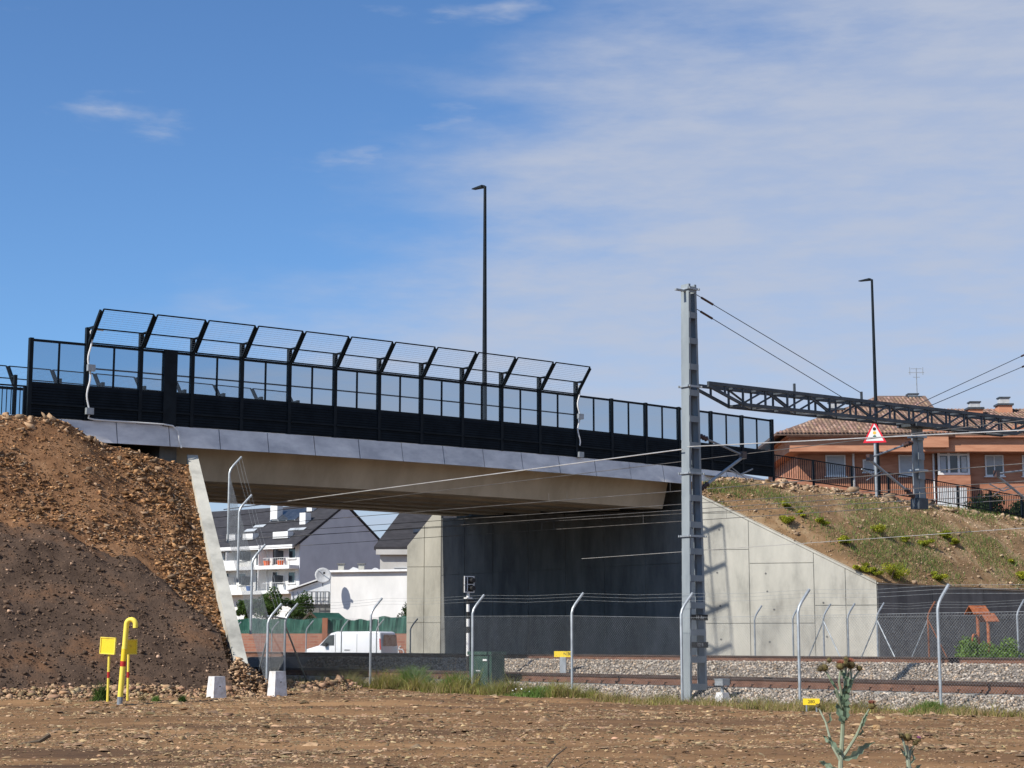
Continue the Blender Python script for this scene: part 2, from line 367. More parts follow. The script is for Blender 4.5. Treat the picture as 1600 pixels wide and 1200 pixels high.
xs = spaced(-24, 24, .14, [-6000, -2500, -1000, -400, -160, -70, -40, -28], [26, 32, 45, 80, 160, 400, 1000, 2500, 6000])
ys = spaced(15, 56, .14, [-3000, -600, -100, -20, 0, 6, 10, 13], [58, 64, 74, 90, 120, 180, 300, 600, 1500, 4000, 9000])
gx, gy = np.meshgrid(xs, ys, indexing='ij')
V = np.stack([gx, gy, gz(gx, gy)], -1).reshape(-1, 3)
nx, ny = len(xs), len(ys); ii = (np.arange(nx - 1)[:, None] * ny + np.arange(ny - 1)[None]).ravel()
bulk('ground', V, np.stack([ii, ii + ny, ii + ny + 1, ii + 1], -1), 'dirt', kind='structure', smooth=True)
# stone chips lying on the dirt field
n = 260000; y = 17 + 30 * rng.random(n) ** 1.05; x = (rng.random(n) - .5) * (y * .66)
keep = (x * B.x + y * B.y) < 28.6; x, y = x[keep], y[keep]
dens = fbm(x * .35, y * .8, 3, 40); keep = rng.random(len(x)) < np.clip(.5 + 2.4 * dens, .15, 1); x, y = x[keep], y[keep]
sz = np.clip(.021 * np.exp(rng.normal(0, .66, len(x))), .011, .22) * (1 + y / 60)
rocks('dirt_stones', np.stack([x, y, gz(x, y) + sz * .08], -1), sz, 'chip', flat=(.6, .34), tilt=.22, base=(WED_V, WED_F), tints=np.where(rng.random((len(x), 1)) < .25, 1.7, rng.uniform(.5, 1.25, (len(x), 1))) * rng.uniform(.92, 1.08, (len(x), 3)))
# --- left embankment
TW = 26.4                                             # u of the wing wall where it leaves the left abutment
VSPAN = 9.35
def uw(s): return TW - 3.45 * np.clip(s, 0, 1.1)      # the flared wing wall bounds the fill
def emb(u, s):   # s: 0 crest .. 1 toe
    t = u - U0
    zc = 8.139 + .02425 * t - .0005776 * t * t - .02 - .75 * sstep(.6, 2.6, t) * (1 - .75 * s) - .45 * sstep(2.6, 5.2, t) * (1 - s)
    zt = .04 + .25 * sstep(19, 24, u)
    v = V0 + .32 + VSPAN * s + 0 * u
    return v, zc + (zt - zc) * (s + .05 * np.sin(s * math.pi))
def emb_noise(u, s): return (.30 * fbm(u * .45, s * 4.5, 3, 61) + .26 * fbm(u * 1.6, s * 15, 4, 71)) * np.sin(np.clip(s, 0, 1) * math.pi) ** .4 * (.25 + .75 * sstep(0, 2.0, uw(s) - u)) - .22 * (1 - sstep(0, 1.2, uw(s) - u)) * np.sin(np.clip(s, 0, 1) * math.pi)
aa_ = np.linspace(0, 1, 270) ** .8; ss = np.linspace(0, 1.03, 120)
ga_, gs = np.meshgrid(aa_, ss, indexing='ij'); gu = -14 + ga_ * (uw(gs) + .05 + 14); v, z = emb(gu, gs); z = z + emb_noise(gu, gs)
def grid_obj(name, pu, pv, pz, m, parent=None, kind='structure', flip=False):
    V = pu[..., None] * Bn + pv[..., None] * Dn; V[..., 2] = pz
    a, b = pu.shape; ii = (np.arange(a - 1)[:, None] * b + np.arange(b - 1)[None]).ravel()
    F_ = np.stack([ii, ii + 1, ii + b + 1, ii + b], -1)
    if flip: F_ = F_[:, ::-1]
    return bulk(name, V.reshape(-1, 3), F_, m, parent, kind, smooth=True)
grid_obj('embankment_left', gu, v, z, 'rubble_soil', flip=True)
# the back of the embankment: road bed and far slope
pu = np.repeat(np.linspace(-14, TW - .3, 30)[:, None], 4, 1); pv = np.tile(np.array([V0 + .33, V0 - 16.6, V0 - 26, V0 - 26.1]), (30, 1))
tt = pu - U0; zz = 8.139 + .02425 * tt - .0005776 * tt * tt - .06
zz[:, 1] += .45; zz[:, 2] = .05; zz[:, 3] = -.5
zz[:, 0] -= .1 + 1.25 * sstep(.6, 4, tt[:, 0])
grid_obj('road_left', pu[:, :], pv, zz, 'asphalt')
# dark earth dumped against the foot of the embankment
def hit(x, y):
    best = None
    r = ray(x, y)
    for k in np.linspace(34, 60, 400):
        p = CAM + r * k; u = p.dot(B); vv = p.dot(D)
        if u > TW: continue
        v0_, z0_ = emb(np.array(u), np.array(0.)); v1_, z1_ = emb(np.array(u), np.array(1.))
        s = (vv - v0_) / (v1_ - v0_)
        if 0 <= s <= 1 and p.z <= emb(np.array(u), np.array(s))[1]: return u, s
    return None
cp = [hit(*p) for p in ((-20, 778), (60, 795), (150, 825), (220, 860), (285, 920), (330, 985), (372, 1050))]
cp = [c for c in cp if c]; cu = np.array([c[0] for c in cp]); cs_ = np.array([c[1] for c in cp]); o_ = np.argsort(cu); cu, cs_ = cu[o_], cs_[o_]
def heap(u, s):
    sb = np.interp(u, cu, cs_) + .05 * fbm(u * 1.2, s * 0 + 3, 3, 90)
    return sstep(0, .22, s - sb + .10 * fbm(u * 1.5, s * 9, 3, 95)) - .25
us2 = np.linspace(0, 1, 190); ss2 = np.linspace(.2, 1.04, 110); gu2, gs2 = np.meshgrid(us2, ss2, indexing='ij'); gu2 = 6 + gu2 * (uw(gs2) - .35 - 6)
v, z = emb(gu2, gs2); hz = heap(gu2, gs2)
z = z + np.where(hz > 0, emb_noise(gu2, gs2) * .7, -.15) + hz * .42 + .06 * fbm(gu2 * 5, gs2 * 40, 3, 33)
grid_obj('soil_heap', gu2, v + .1 * np.clip(hz, 0, 1), z, 'dark_soil', flip=True)
def slope_pts(n, lo=10, hi=TW - .1, s0=.0, s1=1.0):
    u = rng.uniform(lo, hi, n); s = rng.uniform(s0, s1, n); k = u < uw(s) - .02; return u[k], s[k]
u, s = slope_pts(95000); hz = heap(u, s); keep = rng.random(len(u)) < np.where(hz < -.1, 1, np.clip(.55 - 1.1 * (hz + .1), .0, 1) ** 1.5)
fr = sstep(.25, .75, fbm(u * .7, s * 6, 3, 77) + .5 + .22 * sstep(2.5, .5, uw(s) - u)); keep &= rng.random(len(u)) < .5 + .5 * fr
u, s, fr = u[keep], s[keep], fr[keep]; v, z = emb(u, s); z = z + emb_noise(u, s) + np.clip(heap(u, s), 0, 1) * .42
sz = np.clip(.048 * np.exp(rng.normal(0, .66, len(u))), .022, .32) * (.75 + .6 * fr)
P = u[:, None] * Bn + v[:, None] * Dn; P[:, 2] = z + sz * .10
g = rng.uniform(.35, 1.35, (len(u), 1)); warm = rng.random((len(u), 1)) < .3
rocks('rubble_stones', P, sz, 'rubble', flat=(.42, .26), tilt=.9, tints=g * np.where(warm, [[.95, .98, 1.06]], [[1.02, .84, .66]]))
u, s = slope_pts(30000, 8, 25.6, .2, 1.02); hz = heap(u, s); keep = hz > .0; u, s, hz = u[keep], s[keep], hz[keep]; v, z = emb(u, s); z = z + emb_noise(u, s) * .7 + hz * .42
sz = np.clip(.035 * np.exp(rng.normal(0, .6, len(u))), .015, .2)
P = u[:, None] * Bn + (v + .1 * np.clip(hz, 0, 1))[:, None] * Dn; P[:, 2] = z + sz * .1
g = rng.uniform(.6, 1.5, (len(u), 1)); pale = rng.random((len(u), 1)) < .06
rocks('earth_clods', P, sz, 'dark_clod', flat=(.8, .6), tilt=.6, tints=np.where(pale, g * 3.2, g) * np.ones((1, 3)))
# stones at the foot
n = 7000; u = rng.uniform(12, 27.6, n); fr = sstep(22.5, 24, u); v = V0 + 9.75 + np.abs(rng.normal(0, .8, n)) - 2.2 * fr; P = u[:, None] * Bn + v[:, None] * Dn
sz = np.clip(.06 * np.exp(rng.normal(0, .6, n)), .025, .36); P[:, 2] = gz(P[:, 0], P[:, 1]) + .22 * np.exp(-(v - V0 - 9.75 + 2.2 * fr) ** 2 / .5) + sz * .1
rocks('foot_stones', P, sz, 'rubble', flat=(.75, .5), tilt=.5)
n = 1500; rr = np.abs(rng.normal(0, .75, n)); aa = rng.uniform(0, 6.283, n); u = TW - 3.3 + rr * np.cos(aa); v = V0 + 9.3 + rr * np.sin(aa); P = u[:, None] * Bn + v[:, None] * Dn
sz = np.clip(.10 * np.exp(rng.normal(0, .5, n)), .04, .36); P[:, 2] = .12 + np.clip(.95 - .75 * rr, 0, 1) * rng.random(n) ** .5 * 1.0
n2 = 260; u2 = rng.uniform(15, 23.5, n2); v2, z2 = emb(u2, np.abs(rng.normal(0, .02, n2))); P2 = u2[:, None] * Bn + v2[:, None] * Dn; P2[:, 2] = z2 + .02; P = np.concatenate([P, P2]); n += n2; sz = np.concatenate([sz, np.clip(.16 * np.exp(rng.normal(0, .5, n2)), .06, .5)])
rocks('piled_stones', P, sz, 'rubble', flat=(.6, .42), tilt=.7, tints=rng.uniform(.6, 1.6, (n, 1)) * np.array([[1, 1, 1.02]]))
# ------------------------------------------------------------------ right embankment
UA = 48.8                                   # face of the right abutment
CW = UV(UA, V0); EW = Vector((14.05, 67.03, 0)); WDIR = (EW - CW).normalized(); WL = (EW - CW).length
UE, VE = EW.dot(B), EW.dot(D)
def wing_top(w): return 7.46 - .517 * w
def rslope(u, s):
    fr = np.clip((u - UA) / (UE - UA), 0, 1)
    vb = V0 + (VE - V0) * fr + .12; zb = wing_top(fr * WL) + .05 - .012 * np.clip(u - UE, 0, 40)
    t = u - U0; zc = 8.139 + .02425 * t - .0005776 * t * t - .025 * np.clip(t - 34, 0, 99) - .22 - .35 * (1 - sstep(49, 51, u))
    v = V0 + .25 + (vb - V0 - .25) * s
    z = zc + (zb - zc) * (s + .10 * np.sin(s * math.pi) * -1)
    return v, z + (.16 * fbm(u * .5, s * 4, 3, 131) + .16 * fbm(u * 1.7, s * 14, 4, 141)) * np.sin(np.clip(s, 0, 1) * math.pi) ** .6
us = np.linspace(UA - .2, 84, 260); ss = np.linspace(0, 1.0, 70); gu, gs = np.meshgrid(us, ss, indexing='ij'); v, z = rslope(gu, gs)
grid_obj('embankment_right', gu, v, z, 'slope_soil', flip=True)
pu = np.repeat(np.linspace(UA + .8, 90, 40)[:, None], 5, 1); pv = np.tile(np.array([V0 + .3, V0 - .1, V0 - 16.2, V0 - 16.9, V0 - 17.0]), (40, 1))
zz = np.vectorize(lambda t: Zt(t))(pu - U0) - .16; zz[:, 0] -= .1; zz[:, 2] += .45; zz[:, 3] = .05; zz[:, 4] = -.5
grid_obj('road_right', pu, pv, zz, 'asphalt')
n = 9000; u = rng.uniform(UA + .2, 80, n); s = rng.random(n); v, z = rslope(u, s); P = u[:, None] * Bn + v[:, None] * Dn
sz = np.clip(.05 * np.exp(rng.normal(0, .6, n)), .02, .4) * (1 + 1.2 * (s < .12)); P[:, 2] = z + sz * .1
rocks('slope_stones', P, sz, 'rubble', flat=(.75, .5), tilt=.5, tints=rng.uniform(.7, 1.6, (n, 1)) * np.array([[1, 1.08, 1.2]]))
n = 100000; u = rng.uniform(UA + .5, 80, n); s = rng.random(n) ** .8
gd = fbm(u * .35, s * 2.6, 3, 151) + .10 * sstep(52, 60, u) * sstep(.2, .6, s); keep = rng.random(n) < np.clip(gd * 3.2 + .16, .03, .9); u, s = u[keep], s[keep]
v, z = rslope(u, s); P = u[:, None] * Bn + v[:, None] * Dn; P[:, 2] = z
k = rng.random(len(u)) < .42
a = blades(P[k], rng.uniform(.07, .27, k.sum()), rng.uniform(.012, .03, k.sum()), .9)
bulk('slope_grass', *a[:2], 'grass_green', tint=a[2])
a = blades(P[~k], rng.uniform(.06, .22, (~k).sum()), rng.uniform(.01, .02, (~k).sum()), 1.1)
bulk('dry_slope_grass', *a[:2], 'straw', tint=a[2])
# ------------------------------------------------------------------ ballast beds
def bed(name, prof, v0, v1, seed):
    vs_ = np.linspace(v0, v1, 160); pts = []
    for (ua, za), (ub, zb) in zip(prof[:-1], prof[1:]):
        k = max(2, int(abs(ub - ua) / .18))
        for i in range(k): pts.append((ua + (ub - ua) * i / k, za + (zb - za) * i / k))
    pts.append(prof[-1]); pu_ = np.array([p[0] for p in pts]); pz_ = np.array([p[1] for p in pts])
    gu, gv = np.meshgrid(pu_, vs_, indexing='ij'); z = pz_[:, None] + .05 * fbm(gu * 3, gv * 3, 3, seed)
    grid_obj(name, gu, gv, z, 'ballast_bed'); return pu_, pz_
NR = [(29.75, -.05), (30.05, .06), (30.72, .335), (33.5, .335), (34.6, 0.0), (34.7, -.1)]
FR = [(36.3, -.1), (36.9, .05), (38.35, .86), (42.6, .86), (47.9, .80), (48.0, -.2)]
bed('ballast_bed_near', NR, -75, 5, 201); bed('ballast_bed_far', FR, -130, -5, 211)
def ball_pts(prof, n, lo, hi, v0, v1):
    ui = np.array([p[0] for p in prof]); zi = np.array([p[1] for p in prof]); u = rng.uniform(lo, hi, n); v = rng.uniform(v0, v1, n)
    P = u[:, None] * Bn + v[:, None] * Dn; P[:, 2] = np.interp(u, ui, zi) + rng.uniform(-.005, .035, n); return P
P = np.concatenate([ball_pts(NR, 17000, 29.95, 30.95, -52, -18), ball_pts(NR, 6000, 30.9, 33.6, -50, -16), ball_pts(FR, 19000, 36.9, 38.6, -60, -22), ball_pts(FR, 6500, 38.5, 40.3, -60, -22)])
g = rng.uniform(.45, 1.5, (len(P), 1)); w_ = rng.random((len(P), 1))
rocks('ballast_stones', P, rng.uniform(.05, .115, len(P)), 'ballast', flat=(.8, .7), tilt=.8, tints=g * (np.array([[1, .97, .93]]) * (w_ < .75) + np.array([[1.02, .86, .70]]) * (w_ >= .75)))
# ------------------------------------------------------------------ tracks
def rail_mesh(u, zt, v0, v1):
    prof = [(-.08, -.03), (.08, -.03), (.08, .012), (.014, .035), (.011, .125), (.036, .138), (.036, .168), (.026, .172), (-.026, .172), (-.036, .168), (-.036, .138), (-.011, .125), (-.014, .035), (-.08, .012)]
    return MB().prism([UV(u + a, v0, zt - .172 + h) for a, h in prof], D * (v1 - v0))
def track(u, zt, v0, v1, label):
    t = thing('railway_track', UV(u, (v0 + v1) / 2, zt - .172), label, 'railway track')
    for s in (-1, 1):
        r = rail_mesh(u + s * .834, zt, v0, v1).build('rail', 'rail', t)
        MB().box(UV(u + s * .834, (v0 + v1) / 2, zt - .017), .078, v1 - v0, .034, B, D).build('rail_head', 'rail_dark', r)
        MB().box(UV(u + s * .834, (v0 + v1) / 2, zt + .001), .05, v1 - v0, .004, B, D).build('running_surface', 'railhead', r)
    me = MB().box((0, 0, 0), 2.6, .26, .14, B, D).mesh('sleeper')
    k = 0; v = max(v0, -52)
    while v < min(v1, -14): link('sleeper', me, 'sleeper', t, loc=UV(u, v, zt - .172 - .105)); v += .6
    clip_ = MB().box((0, 0, 0), .26, .09, .05, B, D).mesh('rail_clip'); v = max(v0, -52)
    while v < min(v1, -14):
        for s in (-1, 1): link('rail_clip', clip_, 'rail', t, loc=UV(u + s * .834, v, zt - .172 + .02))
        v += .6
    return t
track(32.03, .60, -75, 5, 'rusty brown rails on the pale ballast right behind the chain-link fence posts')
track(40.85, 1.05, -130, -5, 'dark rails on the higher ballast bank in front of the concrete abutment')
# ------------------------------------------------------------------ bridge
bridge = thing('road_overpass', UV(UA, V0, 0), 'concrete road bridge with long girders spanning the railway tracks', 'bridge')
T0, T1 = 5.25, UA - U0 - .35    # girder ends
WB = 16.2
# deck slab
ts = np.linspace(-.5, 31, 40)
mb = MB()
for a, b_ in zip(ts[:-1], ts[1:]):
    mb.hexa([F(a, 0, -.34), F(b_, 0, -.34), F(b_, -WB, -.34), F(a, -WB, -.34), F(a, 0, -.03), F(b_, 0, -.03), F(b_, -WB, -.03), F(a, -WB, -.03)])
mb.build('deck_slab', 'girder', bridge)
# girders: trough beams side by side
for i, dv in enumerate((-1.75, -4.3, -6.85, -9.4, -11.95, -14.5)):
    mb = MB(); tg = np.linspace(T0, T1, 14)
    for a, b_ in zip(tg[:-1], tg[1:]):
        q = []
        for (h, w) in ((-1.62, .62), (-.345, 1.02)):
            for t, s in ((a, 1), (b_, 1), (b_, -1), (a, -1)): q.append(F(t, dv + s * w, h))
        mb.hexa(q)
    mb.build('girder', 'girder', bridge)
# fascia panels
jt = [-.2, 1.05]
while jt[-1] < 30.2: jt.append(jt[-1] + 1.80)
for a, b_ in zip(jt[:-1], jt[1:]):
    b2 = min(b_, 30.4) - .022; a += .012; j = random.uniform(-.008, .008)
    q = [F(a, .20 + j, -.66), F(b2, .20 + j, -.66), F(b2, .08 + j, -.66), F(a, .08 + j, -.66), F(a, .06 + j, -.0), F(b2, .06 + j, -.0), F(b2, -.06 + j, -.0), F(a, -.06 + j, -.0)]
    MB().hexa(q).build('fascia_panel', 'fascia', bridge)
    MB().hexa([F(a, -WB - .06, -.62), F(b2, -WB - .06, -.62), F(b2, -WB - .2, -.62), F(a, -WB - .2, -.62), F(a, -WB + .1, 0), F(b2, -WB + .1, 0), F(b2, -WB - .02, 0), F(a, -WB - .02, 0)]).build('fascia_panel', 'fascia', bridge)
# kerbs under both fences
for dv in (-.25, -WB + .25):
    mb = MB()
    for a, b_ in zip(ts[:-1], ts[1:]): mb.hexa([F(a, dv + .18, -.03), F(b_, dv + .18, -.03), F(b_, dv - .18, -.03), F(a, dv - .18, -.03), F(a, dv + .18, .06), F(b_, dv + .18, .06), F(b_, dv - .18, .06), F(a, dv - .18, .06)])
    mb.build('kerb', 'fascia', bridge)
# end block right of the fascia
MB().hexa([F(30.42, .22, -.9), F(33.0, .15, -.75), F(33.0, -.5, -.75), F(30.42, -.5, -.9), F(30.42, .10, -.02), F(33.0, .10, -.22), F(33.0, -.5, -.22), F(30.42, -.5, -.02)]).build('end_block', 'fascia', bridge)
# left abutment with its wing wall: wall body, then the sloping coping
za = F(TW - U0, -.3, -1.75).z
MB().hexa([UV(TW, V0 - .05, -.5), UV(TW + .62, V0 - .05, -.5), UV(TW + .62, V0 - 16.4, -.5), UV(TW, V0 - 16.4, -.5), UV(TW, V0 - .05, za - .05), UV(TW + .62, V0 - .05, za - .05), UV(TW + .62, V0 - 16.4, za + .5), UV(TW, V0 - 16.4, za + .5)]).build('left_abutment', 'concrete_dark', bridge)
# back wall above the bearing shelf (closes the space behind the girder ends)
MB().hexa([UV(TW - .75, V0 - .35, 3), UV(TW - .15, V0 - .35, 3), UV(TW - .15, V0 - 16, 3), UV(TW - .75, V0 - 16, 3), UV(TW - .75, V0 - .35, Zt(5) - .35), UV(TW - .15, V0 - .35, Zt(5) - .35), UV(TW - .15, V0 - 16, Zt(5) + .1), UV(TW - .75, V0 - 16, Zt(5) + .1)]).build('back_wall', 'concrete_dark', bridge)
WA, WBt = UV(TW + .03, V0 + .0), UV(TW - 3.42, V0 + 9.45); WDL = (WBt - WA).normalized(); WLL = (WBt - WA).length; WNL = UP.cross(WDL); WNL = WNL if WNL.dot(B) > 0 else -WNL
wing_z = lambda f: 7.38 + (.62 - 7.38) * f
MB().prism([WA + UP * -.5, WBt + UP * -.5, WBt + UP * .62, WA + UP * 7.38], WNL * .34).build('left_wing_wall', 'concrete', bridge)
# right abutment wall: backing plus cast panels with open joints
def panel_wall(name, origin, ax, nrm, poly_clip, cols, rows, m, parent, back=.5, proud=.03, gap=.026, base=-.4, top=9, backm='concrete_dark'):
    """poly_clip: list of (point, normal) half planes in (w,z); panels face nrm"""
    full = [(cols[0], base), (cols[-1], base), (cols[-1], top), (cols[0], top)]
    for p, nn in poly_clip: full = clip(full, p, nn)
    body = MB().prism([origin + ax * w + UP * z for w, z in full], nrm * -back).build(name, backm, parent)
    for c0, c1 in zip(cols[:-1], cols[1:]):
        rr = rows(c0) if callable(rows) else rows
        for r0, r1 in zip(rr[:-1], rr[1:]):
            po = [(c0 + gap / 2, r0 + gap / 2), (c1 - gap / 2, r0 + gap / 2), (c1 - gap / 2, r1 - gap / 2), (c0 + gap / 2, r1 - gap / 2)]
            for p, nn in poly_clip: po = clip(po, p, nn) if len(po) > 2 else po
            if len(po) < 3: continue
            e = proud + random.uniform(-.004, .004)
            MB().prism([origin + ax * w + UP * z - nrm * .002 for w, z in po], nrm * e).build('concrete_panel', m, body)
    return body
zt_ab = lambda w: F(UA - U0, -w, -1.66).z
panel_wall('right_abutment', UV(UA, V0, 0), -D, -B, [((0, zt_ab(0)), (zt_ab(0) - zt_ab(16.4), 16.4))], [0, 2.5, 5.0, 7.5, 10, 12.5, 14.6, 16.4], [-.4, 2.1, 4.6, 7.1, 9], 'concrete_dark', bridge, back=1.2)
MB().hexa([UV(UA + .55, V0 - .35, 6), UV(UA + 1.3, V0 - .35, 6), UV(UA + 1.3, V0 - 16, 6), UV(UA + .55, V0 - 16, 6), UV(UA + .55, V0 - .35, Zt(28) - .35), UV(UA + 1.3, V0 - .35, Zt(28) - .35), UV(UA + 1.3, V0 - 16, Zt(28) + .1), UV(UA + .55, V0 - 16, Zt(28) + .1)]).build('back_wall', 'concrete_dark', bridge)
for i, dv in enumerate((-1.75, -4.3, -6.85, -9.4, -11.95, -14.5)):
    for uu in (TW + .36, UA + .25): MB().box(F(uu - U0, dv, -1.665), .3, .5, .08, B, D).build('bearing_pad', 'black', bridge)
# right wing wall (flared), panels with joints
wn_ = Vector((WDIR.y, -WDIR.x, 0))
cl = [((0, wing_top(0)), (.517, 1))]
panel_wall('right_wing_wall', CW + WDIR * .01, WDIR, wn_, cl, [0, 2.35, 4.85, 6.05, WL], lambda c: [-.4, 2.22, 5.1, 6.55, 8] if c < 2 else ([-.4, 2.22, 4.55, 8] if c < 4.5 else [-.4, 2.9, 8]), 'concrete', bridge, back=.55, backm='concrete')
wwall = bpy.data.objects['right_wing_wall']
for w, z in ((1.2, 5.9), (1.1, 4.2), (1.2, 2.9), (1.2, 1.6), (3.0, 4.15), (3.05, 3.45), (3.3, 2.75), (3.1, 1.5), (5.2, 3.0), (5.3, 1.7), (4.2, 2.4)):
    q = CW + WDIR * w + UP * z + wn_ * .035; MB().tube([q - wn_ * .03, q + wn_ * .004], .04, 8).build('tie_hole', 'concrete_dark', wwall)
cop = MB().prism([CW + WDIR * w + UP * (wing_top(w) + dz) + wn_ * .06 for w, dz in ((.0, .0), (WL, .0), (WL, .13), (.0, .13))], wn_ * -.66)
cop.build('coping', 'concrete', bridge)
# far wing of the same abutment
FW = UV(UA, V0 - 16.45); fd = Vector((-1, .12, 0)).normalized(); fn = Vector((-fd.y, fd.x, 0)); fn = fn if fn.y < 0 else -fn
panel_wall('far_wing_wall', FW, fd, fn, [((0, 7.95), (1.22, 1))], [0, .8, 1.62], [-.4, 2.4, 5.0, 8], 'concrete', bridge, back=.6, backm='concrete')
# low return wall at the end of the right wing
panel_wall('return_wall', EW + UP * 0, B, D, [((0, wing_top(WL)), (.012, 1))], list(np.linspace(.02, 27, 9)), [-.4, 2.4, 5], 'concrete_dark', bridge, back=.5)
MB().prism([EW + B * w + D * .08 + UP * (3.72 - .012 * w + dz) for w, dz in ((.0, 0), (27, 0), (27, .05), (.0, .05))], D * -.62).build('coping', 'concrete', bridge)
# ------------------------------------------------------------------ fence on the near parapet
STEEL = 'fence_steel'
def parapet_fence(name, label, dv0, sgn, k0, k1, c0, c1, midrail, detail):
    """sgn +1 leans out towards +D; canopy bays c0..c1"""
    th = thing(name, F(k0 * BAY, dv0), label, 'fence')
    Fd = lambda t, o, z: F(t, dv0, z) + D * (o * sgn)
    for k in range(k0, k1 + 1):
        t = k * BAY; top = HF + (.50 if c0 <= k <= c1 else .02)
        p = MB().hexa([Fd(t - .06, .07, -.0), Fd(t + .06, .07, -.0), Fd(t + .06, -.07, -.0), Fd(t - .06, -.07, -.0), Fd(t - .06, .07, top), Fd(t + .06, .07, top), Fd(t + .06, -.07, top), Fd(t - .06, -.07, top)]).build('post', STEEL, th)
        if c0 <= k <= c1:
            MB().beam(Fd(t + .02, .02, HF - .04), Fd(t + .02, .82, HF + .92), .06, .10, D).build('canopy_arm', STEEL, th)
            MB().beam(Fd(t + .02, -.02, HF + .47), Fd(t + .02, .42, HF + .47), .06, .06).build('brace', STEEL, th)
    for k in range(k0, k1):
        a, b_ = k * BAY + .062, (k + 1) * BAY - .062; m_ = (a + b_) / 2
        q = MB()
        q.hexa([Fd(a, .03, .02), Fd(b_, .03, .02), Fd(b_, -.03, .02), Fd(a, -.03, .02), Fd(a, .03, HG), Fd(b_, .03, HG), Fd(b_, -.03, HG), Fd(a, -.03, HG)])
        sp = q.build('solid_panel', 'solid_panel', th)
        if detail:
            rb = MB()
            for j in range(11):
                z = .08 + j * .085
                rb.hexa([Fd(a, .055, z), Fd(b_, .055, z), Fd(b_, .029, z), Fd(a, .029, z), Fd(a, .045, z + .045), Fd(b_, .045, z + .045), Fd(b_, .029, z + .045), Fd(a, .029, z + .045)])
            rb.build('rib', 'solid_panel', sp)
            MB().beam(Fd(a, .075, .42), Fd(b_, .075, .42), .04, .05).build('rail', STEEL, th)
        for z, hh in ((HG + .035, .07), (HF - .04, .075)): MB().beam(Fd(a, 0, z), Fd(b_, 0, z), .06, hh).build('rail', STEEL, th)
        if midrail and c0 <= k < c1: MB().beam(Fd(a, -.05, HG + .62), Fd(b_, -.05, HG + .62), .04, .045).build('mid_rail', STEEL, th)
        MB().beam(Fd(m_, 0, HG + .07), Fd(m_, 0, HF - .07), .05, .055, D).build('mullion', STEEL, th)
        for x0, x1 in ((a, m_ - .03), (m_ + .03, b_)):
            MB().hexa([Fd(x0, .008, HG + .07), Fd(x1, .008, HG + .07), Fd(x1, -.008, HG + .07), Fd(x0, -.008, HG + .07), Fd(x0, .008, HF - .08), Fd(x1, .008, HF - .08), Fd(x1, -.008, HF - .08), Fd(x0, -.008, HF - .08)]).build('pane', 'pane', th)
        if c0 <= k < c1:
            a, b_ = k * BAY + .10, (k + 1) * BAY - .03
            L = lambda t, h: Fd(t, .06 + .80 * h, HF + .02 + .94 * h)
            fr = MB()
            for p, q_ in ((L(a, 0), L(a, 1)), (L(b_, 0), L(b_, 1)), (L(a, 1), L(b_, 1)), (L(a, .0), L(b_, .0)), (L(a, .42), L(b_, .42))): fr.beam(p, q_, .038, .045, D)
            fo = fr.build('canopy_frame', STEEL, th)
            wm = MB()
            for j in range(1, 16): wm.tube([L(a, j / 16), L(b_, j / 16)], .0033, 4, False)
            for j in range(1, 9): x = a + (b_ - a) * j / 9; wm.tube([L(x, 0), L(x, 1)], .0012, 3, False)
            wm.build('canopy_mesh', 'canopy_wire', fo)
    return th
nf = parapet_fence('parapet_fence', 'tall dark fence of glazed bays with slanting mesh canopy along the near bridge edge', 0, 1, 0, 18, 1, 12, True, True)
MB().hexa([F(4.42, .09, -.02), F(4.88, .09, -.02), F(4.88, -.09, -.02), F(4.42, -.09, -.02), F(4.42, .09, HF), F(4.88, .09, HF), F(4.88, -.09, HF), F(4.42, -.09, HF)]).build('joint_cover', STEEL, nf)
parapet_fence('parapet_fence', 'dark fence and outward leaning canopy on the far bridge edge, seen through the glazing', -14.0, -1, -1, 17, -1, 10, False, False)
# conduits strapped to the near fence
for k, lab, low in ((1, 'white wavy cable conduit with two boxes on the post where the canopy starts', True), (12, 'white wavy cable conduit with junction boxes on the post where the canopy ends', False)):
    t = k * BAY; c = thing('cable_conduit', F(t, .12, .3), lab, 'conduit')
    pts = []
    for j in range(29):
        h = j / 28; z = 2.75 - h * (2.68 if low else 2.3); pts.append(F(t + .03 + .05 * math.sin(h * 15) * (1 if low else 1.2), .14, z))
    if low: pts = [F(t + .45, .14, 2.83), F(t + .1, .14, 2.85)] + pts + [F(t + .25, .14, .035)] + [F(tt_, .15, .03) for tt_ in (t + .6, 4.4)] + [F(4.75, .13, .0), F(4.9, .17, -.14), F(5.0, .27, -.7)]
    MB().tube(pts, .028, 6).build('pipe', 'white_paint', c, smooth=True)
    for z in ((1.62, .28) if low else (1.55, .10)):
        MB().box(F(t + .06, .2, z), .24, .12, .2, B, D).build('junction_box', 'galv', c)
# ------------------------------------------------------------------ railings
def railing(name, label, t0, t1, dv, h=1.0):
    th = thing(name, F(t0, dv), label, 'railing'); G = lambda t, z: F(t, dv, z - .06)
    k = max(1, round((t1 - t0) / 2.5)); st = (t1 - t0) / k
    for i in range(k + 1): MB().beam(G(t0 + i * st, -.15), G(t0 + i * st, h + .02), .07, .09, D).build('post', STEEL, th)
    bar = MB().box((0, 0, 0), .022, .022, h - .16, B, D).mesh('bar')
    for i in range(k):
        a, b_ = t0 + i * st, t0 + (i + 1) * st
        for z in (.08, h): MB().beam(G(a, z), G(b_, z), .05, .045).build('rail', STEEL, th)
        nb = 18
        for j in range(1, nb): t = a + st * j / nb; link('bar', bar, STEEL, th, loc=G(t, .08 + (h - .08) / 2))
    return th
railing('road_railing', 'black barred railing along the road above the weedy right slope', 30.3, 57.8, -.05)
